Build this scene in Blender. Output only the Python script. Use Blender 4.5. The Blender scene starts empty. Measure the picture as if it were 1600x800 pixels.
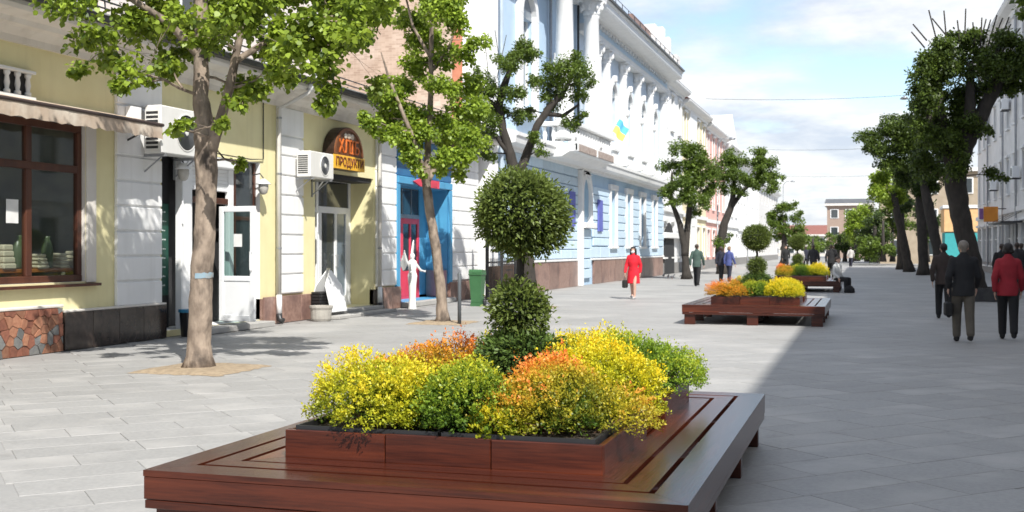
import bpy, bmesh, math, random
import numpy as np
from mathutils import Vector, Matrix
random.seed(7); RNG = np.random.default_rng(11)
R = math.radians; PI = math.pi
sc = bpy.context.scene
C = sc.collection
# ---------------------------------------------------------------- camera, sky, sun, exposure
YAW = math.atan(552 / 1800)
CSN, CCS = math.sin(YAW), math.cos(YAW)          # the street (Y axis) runs to the right of the view axis
cam_d = bpy.data.cameras.new('camera'); cam = bpy.data.objects.new('camera', cam_d); C.objects.link(cam)
cam.location = (0, 0, 1.62); cam.rotation_euler = (R(90), 0, YAW)
cam_d.sensor_width = 36; cam_d.lens = 40.5; cam_d.shift_y = -12 / 1600
cam_d.clip_start = .1; cam_d.clip_end = 5000
cam_d.dof.use_dof = True; cam_d.dof.focus_distance = 8.0; cam_d.dof.aperture_fstop = 5.6
sc.camera = cam
SUN_EL = 47.5; SH = Vector((-.80, 1.0))            # shadows fall to the left and up the street
SUN_DIR = Vector((-SH.x, -SH.y)).normalized()     # where the sun stands
sun_d = bpy.data.lights.new('sun', 'SUN'); sun = bpy.data.objects.new('sun', sun_d); C.objects.link(sun)
to_sun = Vector((SUN_DIR.x * math.cos(R(SUN_EL)), SUN_DIR.y * math.cos(R(SUN_EL)), math.sin(R(SUN_EL))))
sun.rotation_euler = to_sun.to_track_quat('Z', 'Y').to_euler(); sun.location = (20, -20, 40)
sun_d.energy = 3.8; sun_d.angle = R(.55); sun_d.color = (1, .965, .9)
w = bpy.data.worlds.new('World'); sc.world = w; w.use_nodes = True
nt = w.node_tree; nt.nodes.clear(); N = nt.nodes.new; LK = nt.links.new
sky = N('ShaderNodeTexSky'); sky.sky_type = 'NISHITA'; sky.sun_disc = False
sky.sun_elevation = R(SUN_EL); sky.sun_rotation = math.atan2(SUN_DIR.x, SUN_DIR.y)
sky.air_density = 1.0; sky.dust_density = .3; sky.ozone_density = 1.0
bgs = N('ShaderNodeBackground'); bgs.inputs[1].default_value = .115; LK(sky.outputs[0], bgs.inputs[0])
tc = N('ShaderNodeTexCoord'); sp = N('ShaderNodeSeparateXYZ'); LK(tc.outputs['Generated'], sp.inputs[0])
def wmath(op, a, b=None, clamp=False):
    n = N('ShaderNodeMath'); n.operation = op; n.use_clamp = clamp
    for i, v in enumerate((a, b)):
        if v is None: continue
        if isinstance(v, (int, float)): n.inputs[i].default_value = v
        else: LK(v, n.inputs[i])
    return n.outputs[0]
den = wmath('ADD', wmath('MAXIMUM', sp.outputs[2], 0), .16)
cmb = N('ShaderNodeCombineXYZ')
LK(wmath('DIVIDE', sp.outputs[0], den), cmb.inputs[0]); LK(wmath('DIVIDE', sp.outputs[1], den), cmb.inputs[1])
cmb.inputs[2].default_value = 3.1
def wnoise(scale, detail, rough, dist=0):
    n = N('ShaderNodeTexNoise'); n.inputs['Scale'].default_value = scale; n.inputs['Detail'].default_value = detail
    n.inputs['Roughness'].default_value = rough; n.inputs['Distortion'].default_value = dist
    LK(cmb.outputs[0], n.inputs['Vector']); return n
n1 = wnoise(1.15, 9, .55, .2); n2 = wnoise(2.3, 7, .6)
low_ = wmath('MULTIPLY', wmath('POWER', wmath('SUBTRACT', 1, wmath('MAXIMUM', sp.outputs[2], 0), True), 7), .13)   # layers of cloud overlap towards the horizon
cr = N('ShaderNodeValToRGB'); LK(wmath('ADD', n1.outputs['Fac'], low_), cr.inputs[0])
cr.color_ramp.elements[0].position = .435; cr.color_ramp.elements[1].position = .57
cr2 = N('ShaderNodeValToRGB'); LK(n2.outputs['Fac'], cr2.inputs[0])      # bright tops and greyer undersides of the cloud layer
cr2.color_ramp.elements[0].position = .38; cr2.color_ramp.elements[0].color = (.62, .68, .80, 1)
cr2.color_ramp.elements[1].position = .62; cr2.color_ramp.elements[1].color = (1, 1, 1, 1)
bgc = N('ShaderNodeBackground'); LK(cr2.outputs[0], bgc.inputs[0]); bgc.inputs[1].default_value = .61
mixw = N('ShaderNodeMixShader'); LK(wmath('MULTIPLY', cr.outputs[0], .9), mixw.inputs[0])
LK(bgs.outputs[0], mixw.inputs[1]); LK(bgc.outputs[0], mixw.inputs[2])
wo = N('ShaderNodeOutputWorld'); LK(mixw.outputs[0], wo.inputs[0])
sc.view_settings.view_transform = 'Standard'; sc.view_settings.look = 'None'
sc.view_settings.gamma = 1; sc.view_settings.use_curve_mapping = False
sc.view_settings.exposure = .83
sc.cycles.max_bounces = 8; sc.cycles.transparent_max_bounces = 12

# ---------------------------------------------------------------- materials
MATS = {}
def M(name, c, r=.6, c2=None, ns=4, nd=5, bump=0, bs=40, metal=0, rv=0, spec=.5, coat=0, stretch=(1, 1, 1), island=0,
      c3=None, n3=.7, streak=0, stain=0):
    """procedural paint: two tones by noise, optional third tone in large patches, per-object or per-piece value, bump"""
    if name in MATS: return MATS[name]
    m = bpy.data.materials.new(name); m.use_nodes = True; MATS[name] = m
    t = m.node_tree; n = t.nodes; b = n['Principled BSDF']; L = t.links.new
    b.inputs['Roughness'].default_value = r; b.inputs['Metallic'].default_value = metal
    b.inputs['Specular IOR Level'].default_value = spec
    if coat: b.inputs['Coat Weight'].default_value = coat; b.inputs['Coat Roughness'].default_value = .24; b.inputs['Coat IOR'].default_value = 1.38
    tcn = n.new('ShaderNodeTexCoord'); mp = n.new('ShaderNodeMapping'); L(tcn.outputs['Object'], mp.inputs[0])
    mp.inputs['Scale'].default_value = stretch
    if rv:
        oi = n.new('ShaderNodeObjectInfo'); cb = n.new('ShaderNodeCombineXYZ')
        ml = n.new('ShaderNodeMath'); ml.operation = 'MULTIPLY'; ml.inputs[1].default_value = 37
        L(oi.outputs['Random'], ml.inputs[0])
        for i in range(3): L(ml.outputs[0], cb.inputs[i])
        L(cb.outputs[0], mp.inputs['Location'])
    if c2 is None: c2 = tuple(x * .86 for x in c)
    nz = n.new('ShaderNodeTexNoise'); nz.inputs['Scale'].default_value = ns; nz.inputs['Detail'].default_value = nd
    L(mp.outputs[0], nz.inputs['Vector'])
    rp = n.new('ShaderNodeValToRGB'); rp.color_ramp.elements[0].position = .34; rp.color_ramp.elements[1].position = .66
    L(nz.outputs['Fac'], rp.inputs[0])
    mx = n.new('ShaderNodeMix'); mx.data_type = 'RGBA'
    mx.inputs[6].default_value = (*c, 1); mx.inputs[7].default_value = (*c2, 1); L(rp.outputs[0], mx.inputs[0])
    col = mx.outputs[2]
    if c3 is not None:
        nq = n.new('ShaderNodeTexNoise'); nq.inputs['Scale'].default_value = n3; nq.inputs['Detail'].default_value = 6
        L(mp.outputs[0], nq.inputs['Vector'])
        rq = n.new('ShaderNodeValToRGB'); rq.color_ramp.elements[0].position = .5; rq.color_ramp.elements[1].position = .72
        L(nq.outputs['Fac'], rq.inputs[0])
        m3 = n.new('ShaderNodeMix'); m3.data_type = 'RGBA'; L(rq.outputs[0], m3.inputs[0]); L(col, m3.inputs[6])
        m3.inputs[7].default_value = (*c3, 1); col = m3.outputs[2]
    if streak:                                    # rain streaks and dirt running down walls
        ms = n.new('ShaderNodeMapping'); L(tcn.outputs['Object'], ms.inputs[0]); ms.inputs['Scale'].default_value = (3.2, 3.2, .22)
        nk = n.new('ShaderNodeTexNoise'); nk.inputs['Scale'].default_value = 1.6; nk.inputs['Detail'].default_value = 7
        L(ms.outputs[0], nk.inputs['Vector'])
        rk = n.new('ShaderNodeValToRGB'); rk.color_ramp.elements[0].position = .52; rk.color_ramp.elements[1].position = .78
        L(nk.outputs['Fac'], rk.inputs[0])
        mk = n.new('ShaderNodeMath'); mk.operation = 'MULTIPLY'; mk.inputs[1].default_value = streak; L(rk.outputs[0], mk.inputs[0])
        m4 = n.new('ShaderNodeMix'); m4.data_type = 'RGBA'; L(mk.outputs[0], m4.inputs[0]); L(col, m4.inputs[6])
        m4.inputs[7].default_value = (c[0] * .55, c[1] * .52, c[2] * .48, 1); col = m4.outputs[2]
    if stain:                                     # trodden dirt and spills that run across the joints
        gp = n.new('ShaderNodeNewGeometry')
        for sc_, lo_, hi_, k_ in ((.45, .48, .75, stain), (3.0, .62, .70, stain * .8), (14, .70, .74, stain * 1.4)):
            ng = n.new('ShaderNodeTexNoise'); ng.inputs['Scale'].default_value = sc_; ng.inputs['Detail'].default_value = 4; L(gp.outputs['Position'], ng.inputs['Vector'])
            rg_ = n.new('ShaderNodeValToRGB'); rg_.color_ramp.elements[0].position = lo_; rg_.color_ramp.elements[1].position = hi_; L(ng.outputs['Fac'], rg_.inputs[0])
            mg = n.new('ShaderNodeMath'); mg.operation = 'MULTIPLY'; mg.inputs[1].default_value = k_; L(rg_.outputs[0], mg.inputs[0])
            mj = n.new('ShaderNodeMix'); mj.data_type = 'RGBA'; L(mg.outputs[0], mj.inputs[0]); L(col, mj.inputs[6]); mj.inputs[7].default_value = (c[0] * .5, c[1] * .48, c[2] * .45, 1); col = mj.outputs[2]
    if rv or island:
        hs = n.new('ShaderNodeHueSaturation'); mr = n.new('ShaderNodeMapRange')
        k = rv or island
        mr.inputs['To Min'].default_value = 1 - k; mr.inputs['To Max'].default_value = 1 + k
        if island: g = n.new('ShaderNodeNewGeometry'); L(g.outputs['Random Per Island'], mr.inputs[0])
        else: L(oi.outputs['Random'], mr.inputs[0])
        L(mr.outputs[0], hs.inputs['Value']); L(col, hs.inputs['Color']); col = hs.outputs[0]
    L(col, b.inputs['Base Color'])
    if bump:
        nb = n.new('ShaderNodeTexNoise'); nb.inputs['Scale'].default_value = bs; nb.inputs['Detail'].default_value = 5
        L(mp.outputs[0], nb.inputs['Vector']); bp = n.new('ShaderNodeBump'); bp.inputs['Strength'].default_value = bump
        bp.inputs['Distance'].default_value = .02
        L(nb.outputs['Fac'], bp.inputs['Height']); L(bp.outputs[0], b.inputs['Normal'])
    return m

def leaf_mat():
    if 'leaf' in MATS: return MATS['leaf']
    m = bpy.data.materials.new('leaf'); m.use_nodes = True; MATS['leaf'] = m
    t = m.node_tree; n = t.nodes; b = n['Principled BSDF']; L = t.links.new
    at = n.new('ShaderNodeAttribute'); at.attribute_name = 'col'
    b.inputs['Roughness'].default_value = .45; b.inputs['Specular IOR Level'].default_value = .4
    L(at.outputs['Color'], b.inputs['Base Color'])
    tr = n.new('ShaderNodeBsdfTranslucent')
    hs = n.new('ShaderNodeHueSaturation'); hs.inputs['Value'].default_value = 1.5; hs.inputs['Hue'].default_value = .49
    L(at.outputs['Color'], hs.inputs['Color']); L(hs.outputs[0], tr.inputs[0])
    ms = n.new('ShaderNodeMixShader'); ms.inputs[0].default_value = .34
    L(b.outputs[0], ms.inputs[1]); L(tr.outputs[0], ms.inputs[2]); L(ms.outputs[0], n['Material Output'].inputs[0])
    return m

def glass_mat(name, tint=(.55, .6, .6), dark=.0):
    if name in MATS: return MATS[name]
    m = bpy.data.materials.new(name); m.use_nodes = True; MATS[name] = m
    t = m.node_tree; n = t.nodes; L = t.links.new; n.remove(n['Principled BSDF'])
    tr = n.new('ShaderNodeBsdfTransparent'); tr.inputs[0].default_value = (*tint, 1)
    gl = n.new('ShaderNodeBsdfGlossy'); gl.inputs['Roughness'].default_value = .03
    lw = n.new('ShaderNodeLayerWeight'); lw.inputs[0].default_value = .5          # Schlick reflectance of thin glass, the same from both sides
    pw = n.new('ShaderNodeMath'); pw.operation = 'POWER'; pw.inputs[1].default_value = 5; L(lw.outputs['Facing'], pw.inputs[0])
    ad = n.new('ShaderNodeMath'); ad.operation = 'MULTIPLY_ADD'; ad.inputs[1].default_value = .92; ad.inputs[2].default_value = .06; ad.use_clamp = True; L(pw.outputs[0], ad.inputs[0])
    ms = n.new('ShaderNodeMixShader'); L(ad.outputs[0], ms.inputs[0]); L(tr.outputs[0], ms.inputs[1]); L(gl.outputs[0], ms.inputs[2])
    L(ms.outputs[0], n['Material Output'].inputs[0])
    return m

white = M('white_plaster', (.84, .84, .835), .75, (.79, .79, .785), 2.5, bump=.08, streak=.22)
trim_w = M('white_trim', (.80, .80, .79), .6, (.74, .74, .73), 3, bump=.05, streak=.15)
yellow = M('yellow_plaster', (.80, .735, .44), .8, (.75, .68, .39), 1.8, bump=.1, streak=.18)
cornice_m = M('cornice_plaster', (.72, .69, .64), .8, (.64, .6, .55), 1.5, bump=.08, streak=.35)
granite_dark = M('dark_granite', (.022, .017, .016), .16, (.05, .036, .03), 9, 8, rv=.25, c3=(.075, .06, .05), n3=1.6)
granite_red = M('red_granite', (.22, .13, .105), .35, (.33, .21, .17), 12, 8, rv=.18, c3=(.14, .08, .07), n3=1.4)
blue_pale = M('pale_blue_paint', (.44, .60, .75), .7, (.40, .55, .71), 2, bump=.06, streak=.16)
blue_block = M('pale_blue_block', (.57, .70, .81), .7, (.52, .66, .78), 3, bump=.08, rv=.07, streak=.12)
blue_vivid = M('vivid_blue_paint', (.09, .36, .60), .5, (.08, .31, .54), 3, bump=.05)
blue_deep = M('deep_blue_paint', (.03, .16, .34), .5, (.03, .13, .3), 3)
pinkred = M('pink_red_paint', (.72, .06, .11), .4, (.66, .05, .09), 5)
brownwood = M('brown_frame', (.10, .035, .018), .4, (.06, .02, .012), 6, stretch=(1, 1, .2))
amberwood = M('amber_frame', (.42, .16, .05), .35, (.32, .11, .03), 6)
pvc = M('white_plastic', (.82, .83, .84), .3, (.78, .79, .8), 2)
metal_dk = M('dark_metal', (.03, .03, .033), .4, (.05, .05, .05), 8, metal=.3)
metal_gr = M('grey_metal', (.35, .36, .38), .4, (.3, .31, .33), 6, metal=.6)
rooft = M('roof_metal', (.10, .095, .09), .45, (.15, .14, .13), 1.2, metal=.3)
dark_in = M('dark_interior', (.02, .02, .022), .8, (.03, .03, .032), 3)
glass_dk = M('dark_window_glass', (.03, .036, .04), .06, (.05, .06, .065), .6, spec=.8)
glass_pale = M('pale_window_glass', (.22, .27, .32), .08, (.14, .18, .22), .4, spec=.8)
glass_clear = glass_mat('shop_glass', (.85, .88, .86))
black_pl = M('black_plastic', (.018, .018, .02), .35)
bark = M('bark', (.34, .27, .21), .9, (.17, .13, .10), 9, 8, bump=1.0, bs=20, stretch=(1, 1, .45), c3=(.06, .048, .04), n3=4.5)
bark_dk = M('dark_bark', (.05, .042, .036), .9, (.03, .026, .022), 8, 8, bump=.8, bs=24, stretch=(1, 1, .4))
wood_x = M('stained_wood_across', (.068, .0145, .006), .46, (.036, .0075, .0035), 9, 9, bump=.12, bs=30, rv=.16, stretch=(.5, 9, 9), c3=(.12, .027, .011), n3=.9, spec=.1, coat=1.0)
wood_y = M('stained_wood_along', (.068, .0145, .006), .46, (.036, .0075, .0035), 9, 9, bump=.12, bs=30, rv=.16, stretch=(9, .5, 9), c3=(.12, .027, .011), n3=.9, spec=.1, coat=1.0)
slab_m = M('granite_slab', (.33, .325, .315), .62, (.28, .277, .27), 30, 6, bump=.12, bs=90, rv=.055, c3=(.39, .38, .365), n3=1.3, stain=.26)
slab_i = M('granite_slab_joined', (.33, .325, .315), .62, (.28, .277, .27), 30, 6, bump=.12, bs=90, island=.05, c3=(.39, .38, .365), n3=.5, stain=.26)

# ---------------------------------------------------------------- object helpers
ORG = {}
def tag(o, label, cat, group=None):
    o['label'] = label; o['category'] = cat
    if group: o['group'] = group
    return o
def thing(name, label, cat, loc=(0, 0, 0), rotz=0, group=None, local=False):
    """an Empty at the thing's base; its parts are given in world metres unless local"""
    o = bpy.data.objects.new(name, None); C.objects.link(o); o.empty_display_size = .2
    o.location = loc; o.rotation_euler = (0, 0, rotz); ORG[o.name] = Vector((0, 0, 0)) if local else Vector(loc)
    return tag(o, label, cat, group)
def link_mesh(name, me, mat, parent=None, smooth=False):
    o = bpy.data.objects.new(name, me); C.objects.link(o)
    for m in (mat if isinstance(mat, (list, tuple)) else [mat]): me.materials.append(m)
    if smooth: me.polygons.foreach_set('use_smooth', np.ones(len(me.polygons), bool))
    if parent: o.parent = parent; ORG[o.name] = ORG.get(parent.name, Vector((0, 0, 0)))
    return o
def copy_tree(o, parent=None):
    c = o.copy(); C.objects.link(c); c.parent = parent
    for ch in o.children: copy_tree(ch, c)
    return c

class MB:
    def __init__(s): s.v = []; s.f = []
    def add(s, vs, fs):
        k = len(s.v); s.v += [tuple(p) for p in vs]; s.f += [tuple(i + k for i in f) for f in fs]; return s
    def box(s, x0, x1, y0, y1, z0, z1):
        x0, x1 = min(x0, x1), max(x0, x1); y0, y1 = min(y0, y1), max(y0, y1); z0, z1 = min(z0, z1), max(z0, z1)
        return s.add([(x0, y0, z0), (x1, y0, z0), (x1, y1, z0), (x0, y1, z0), (x0, y0, z1), (x1, y0, z1), (x1, y1, z1), (x0, y1, z1)],
                     [(0, 3, 2, 1), (4, 5, 6, 7), (0, 1, 5, 4), (1, 2, 6, 5), (2, 3, 7, 6), (3, 0, 4, 7)])
    def cbox(s, x0, x1, y0, y1, z0, z1, c=.01):
        """a box with chamfered edges"""
        x0, x1 = min(x0, x1), max(x0, x1); y0, y1 = min(y0, y1), max(y0, y1); z0, z1 = min(z0, z1), max(z0, z1)
        c = min(c, (x1 - x0) * .4, (y1 - y0) * .4, (z1 - z0) * .4)
        bm = bmesh.new(); bmesh.ops.create_cube(bm, size=1)
        for v in bm.verts:
            v.co = Vector(((x0 + x1) / 2 + v.co.x * (x1 - x0), (y0 + y1) / 2 + v.co.y * (y1 - y0), (z0 + z1) / 2 + v.co.z * (z1 - z0)))
        bmesh.ops.bevel(bm, geom=bm.edges[:], offset=c, segments=1, affect='EDGES')
        bm.verts.index_update()
        s.add([v.co[:] for v in bm.verts], [[v.index for v in f.verts] for f in bm.faces]); bm.free(); return s
    def prism(s, poly, a, b, axis='x'):
        """extrude a 2D polygon from a to b; poly coordinates are the other two axes in order"""
        n = len(poly)
        def p(u, v, t): return {'x': (t, u, v), 'y': (u, t, v), 'z': (u, v, t)}[axis]
        vs = [p(u, v, a) for u, v in poly] + [p(u, v, b) for u, v in poly]
        fs = [tuple(range(n)), tuple(range(2 * n - 1, n - 1, -1))]
        fs += [(i, i + n, (i + 1) % n + n, (i + 1) % n) for i in range(n)]
        return s.add(vs, fs)
    def ring(s, prof, pts, closed=False):
        """sweep a profile of (out, up) pairs along corner points (x, y, outx, outy)"""
        n = len(prof); vs = []
        for (x, y, ox, oy) in pts:
            vs += [(x + ox * o, y + oy * o, z) for o, z in prof]
        fs = []
        m = len(pts)
        for j in range(m if closed else m - 1):
            a = j * n; b = ((j + 1) % m) * n
            fs += [(a + i, b + i, b + (i + 1) % n, a + (i + 1) % n) for i in range(n)]
        if not closed: fs += [tuple(range(n))[::-1], tuple((m - 1) * n + i for i in range(n))]
        return s.add(vs, fs)
    def tube(s, path, rad, n=8, cap=True):
        P = [Vector(p) for p in path]
        if isinstance(rad, (int, float)): rad = [rad] * len(P)
        vs = []; up = None
        for i, p in enumerate(P):
            d = (P[min(i + 1, len(P) - 1)] - P[max(i - 1, 0)]).normalized()
            if up is None: up = d.orthogonal().normalized()
            u = (up - d * up.dot(d)).normalized(); up = u; v = d.cross(u)
            vs += [p + (u * math.cos(2 * PI * k / n) + v * math.sin(2 * PI * k / n)) * rad[i] for k in range(n)]
        fs = []
        for i in range(len(P) - 1):
            a, b = i * n, (i + 1) * n
            fs += [(a + k, a + (k + 1) % n, b + (k + 1) % n, b + k) for k in range(n)]
        if cap: fs += [tuple(range(n - 1, -1, -1)), tuple(range((len(P) - 1) * n, len(P) * n))]
        return s.add(vs, fs)
    def lathe(s, prof, c=(0, 0, 0), n=16, axis='z', sx=1, sy=1):
        vs = []
        for r_, z in prof:
            for k in range(n):
                a = 2 * PI * k / n; u, v = r_ * math.cos(a) * sx, r_ * math.sin(a) * sy
                vs.append({'z': (c[0] + u, c[1] + v, c[2] + z), 'x': (c[0] + z, c[1] + u, c[2] + v), 'y': (c[0] + u, c[1] + z, c[2] + v)}[axis])
        fs = []
        for i in range(len(prof) - 1):
            a, b = i * n, (i + 1) * n
            fs += [(a + k, a + (k + 1) % n, b + (k + 1) % n, b + k) for k in range(n)]
        fs += [tuple(range(n - 1, -1, -1)), tuple(range((len(prof) - 1) * n, len(prof) * n))]
        return s.add(vs, fs)
    def ball(s, c, rx, ry=None, rz=None, n=12, m=8):
        ry = ry or rx; rz = rz or rx
        pr = [(math.sin(PI * (j + .02) / (m + .04)) , -math.cos(PI * (j + .02) / (m + .04))) for j in range(m + 1)]
        vs = []
        for r_, z in pr:
            for k in range(n):
                a = 2 * PI * k / n; vs.append((c[0] + rx * r_ * math.cos(a), c[1] + ry * r_ * math.sin(a), c[2] + rz * z))
        fs = [(i * n + k, i * n + (k + 1) % n, (i + 1) * n + (k + 1) % n, (i + 1) * n + k) for i in range(m) for k in range(n)]
        fs += [tuple(range(n - 1, -1, -1)), tuple(range(m * n, m * n + n))]
        return s.add(vs, fs)
    def mesh(s, name, org=Vector((0, 0, 0))):
        me = bpy.data.meshes.new(name)
        me.from_pydata([(a - org[0], b - org[1], c - org[2]) for a, b, c in s.v], [], s.f); me.update()
        return me
    def build(s, name, mat, parent=None, smooth=False, fix=True, kind=None):
        org = ORG.get(parent.name, Vector((0, 0, 0))) if parent else Vector((0, 0, 0))
        me = s.mesh(name, org)
        if fix:
            bm = bmesh.new(); bm.from_mesh(me); bmesh.ops.recalc_face_normals(bm, faces=bm.faces); bm.to_mesh(me); bm.free()
        o = link_mesh(name, me, mat, parent, smooth)
        if kind: o['kind'] = kind
        return o
def box(name, mat, parent, *b, c=0):
    m = MB(); (m.cbox(*b, c=c) if c else m.box(*b)); return m.build(name, mat, parent, fix=not c)
def struct(o): o['kind'] = 'structure'; return o

def text(name, s_, size, mat, parent, loc, rot, depth=.006, width=None):
    cu = bpy.data.curves.new(name, 'FONT'); cu.body = s_; cu.size = size; cu.extrude = depth; cu.align_x = 'CENTER'; cu.align_y = 'CENTER'
    cu.resolution_u = 3
    t = bpy.data.objects.new(name, cu); C.objects.link(t)
    dg = bpy.context.evaluated_depsgraph_get(); me = bpy.data.meshes.new_from_object(t.evaluated_get(dg))
    bpy.data.objects.remove(t); bpy.data.curves.remove(cu)
    if width:
        xs = [v.co.x for v in me.vertices]; k = width / (max(xs) - min(xs))
        for v in me.vertices: v.co.x *= k
    mt = Matrix.Translation(Vector(loc) - ORG.get(parent.name, Vector((0, 0, 0)))) @ Matrix(rot).to_4x4()
    me.transform(mt); me.materials.clear()
    return link_mesh(name, me, mat, parent)
FACE_E = ((0, 0, 1), (1, 0, 0), (0, 1, 0))        # text that faces +X and reads along +Y
# ---------------------------------------------------------------- pavement of diagonal granite slabs
gm = M('pavement_far', (.32, .315, .305), .65, (.28, .277, .27), 3, 8, bump=.08, bs=60, c3=(.37, .36, .345), n3=.25, stain=.22)
mb = MB(); mb.add([(-1500, -400, -.008), (1500, -400, -.008), (1500, 3000, -.008), (-1500, 3000, -.008)], [(0, 1, 2, 3)])
pave = struct(mb.build('pavement', gm, None))
def cam_px(x, y, z=0):
    lat = x * CCS + y * CSN; d = -x * CSN + y * CCS
    if d < .5: return None
    return 800 + 1800 * lat / d, 388 - 1800 * (z - 1.62) / d, d
slabs = []
SL, SW = .96, .48; q2 = math.sqrt(.5)
for j in range(-110, 110):
    off = (j * .37 + (j % 3) * .21) % 1
    for i in range(-60, 90):
        u, v = (i + off + .5) * SL, (j + .5) * SW
        x, y = (u - v) * q2, (u + v) * q2
        if not (-12.75 < x < 7.6 and 2 < y < 56): continue
        if x < -11.7 and y < 36: continue
        p = cam_px(x, y)
        if p is None or not (-90 < p[0] < 1690 and p[1] < 900): continue
        slabs.append((p[2], x, y))
slabs.sort()
def slab_box(m, x, y, hl, hw, z0, z1, tilt=0):
    a = Vector((q2, q2)); b = Vector((-q2, q2)); c = .004
    def ring(l, w_, z, t): return [(x + a.x * sx * l + b.x * sy * w_, y + a.y * sx * l + b.y * sy * w_, z + t * sx) for sx, sy in ((-1, -1), (1, -1), (1, 1), (-1, 1))]
    vs = ring(hl, hw, z0, 0) + ring(hl, hw, z1 - c, tilt) + ring(hl - c, hw - c, z1, tilt)
    fs = [(0, 1, 5, 4), (1, 2, 6, 5), (2, 3, 7, 6), (3, 0, 4, 7), (4, 5, 9, 8), (5, 6, 10, 9), (6, 7, 11, 10), (7, 4, 8, 11), (8, 9, 10, 11)]
    m.add(vs, fs)
HL, HW = SL / 2 - .0022, SW / 2 - .0022
variants = []
for k in range(6):
    m = MB(); slab_box(m, 0, 0, HL, HW, -.012, random.uniform(-.001, .0015), random.uniform(-.0008, .0008)); variants.append(m.mesh('paving_slab'))
    variants[-1].materials.append(slab_m)
for k, (d, x, y) in enumerate(slabs[:300]):
    o = bpy.data.objects.new('paving_slab', variants[k % 6]); C.objects.link(o); o.location = (x, y, 0); o.parent = pave
m = MB()
for d, x, y in slabs[300:]: slab_box(m, x, y, HL, HW, -.012, random.uniform(-.001, .0015), random.uniform(-.0008, .0008))
m.build('distant_slabs', slab_i, pave, fix=False, kind='stuff')

# bare soil round the street trees
soil = M('sandy_soil', (.36, .28, .19), .95, (.26, .20, .135), 14, 8, bump=.8, bs=30)
def tree_pit(x, y, h=.75, name='soil_patch'):
    m = MB(); n = 14; vs = []; fs = []
    for a in range(n + 1):
        for b in range(n + 1):
            u, v = a / n * 2 - 1, b / n * 2 - 1; e = max(abs(u), abs(v))
            z = .006 + (1 - e ** 3) * .035 + (random.uniform(0, .016) if e < .97 else 0)
            je = .05 if e > .97 else .02; vs.append((x + u * h + random.uniform(-je, je), y + v * h + random.uniform(-je, je), z if e < .97 else .003))
    fs = [(a * (n + 1) + b, (a + 1) * (n + 1) + b, (a + 1) * (n + 1) + b + 1, a * (n + 1) + b + 1) for a in range(n) for b in range(n)]
    m.add(vs, fs); return struct(m.build(name, soil, None, smooth=True))
tree_pit(-8.49, 13.5, .68); tree_pit(-8.74, 23.4, .62); tree_pit(-8.7, 30.2, .6)

# ---------------------------------------------------------------- leaves
def leaves(name, P, D, Nn, Ln, Wd, col, parent, hexa=False, kind='stuff'):
    """one small folded face per leaf: P base, D direction, Nn approximate normal"""
    n = len(P); D = D / np.linalg.norm(D, axis=1, keepdims=True)
    S = np.cross(D, Nn); S /= np.maximum(np.linalg.norm(S, axis=1, keepdims=True), 1e-6); U = np.cross(S, D)
    Ln = Ln[:, None]; Wd = Wd[:, None]
    if hexa:
        V = np.stack([P, P + D * Ln * .22 + S * Wd * .42 + U * Ln * .08, P + D * Ln * .6 + S * Wd * .46 + U * Ln * .1, P + D * Ln - U * Ln * .12,
                      P + D * Ln * .6 - S * Wd * .46 + U * Ln * .1, P + D * Ln * .22 - S * Wd * .42 + U * Ln * .08], 1); k = 6
    else:
        V = np.stack([P, P + D * Ln * .45 + S * Wd * .5 + U * Ln * .09, P + D * Ln, P + D * Ln * .45 - S * Wd * .5 + U * Ln * .09], 1); k = 4
    me = bpy.data.meshes.new(name)
    me.vertices.add(n * k); me.vertices.foreach_set('co', V.astype(np.float32).ravel())
    me.loops.add(n * k); me.loops.foreach_set('vertex_index', np.arange(n * k, dtype=np.int32))
    me.polygons.add(n); me.polygons.foreach_set('loop_start', np.arange(0, n * k, k, dtype=np.int32))
    me.update(calc_edges=True)
    at = me.attributes.new('col', 'FLOAT_COLOR', 'POINT')
    cc = np.repeat(np.concatenate([col, np.ones((n, 1))], 1), k, axis=0).astype(np.float32)
    at.data.foreach_set('color', cc.ravel())
    o = link_mesh(name, me, leaf_mat(), parent)
    if kind: o['kind'] = kind
    return o
def unit(n): v = RNG.normal(size=(n, 3)); return v / np.linalg.norm(v, axis=1, keepdims=True)
def lerp(a, b, t): return np.asarray(a)[None] * (1 - t[:, None]) + np.asarray(b)[None] * t[:, None]

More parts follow.
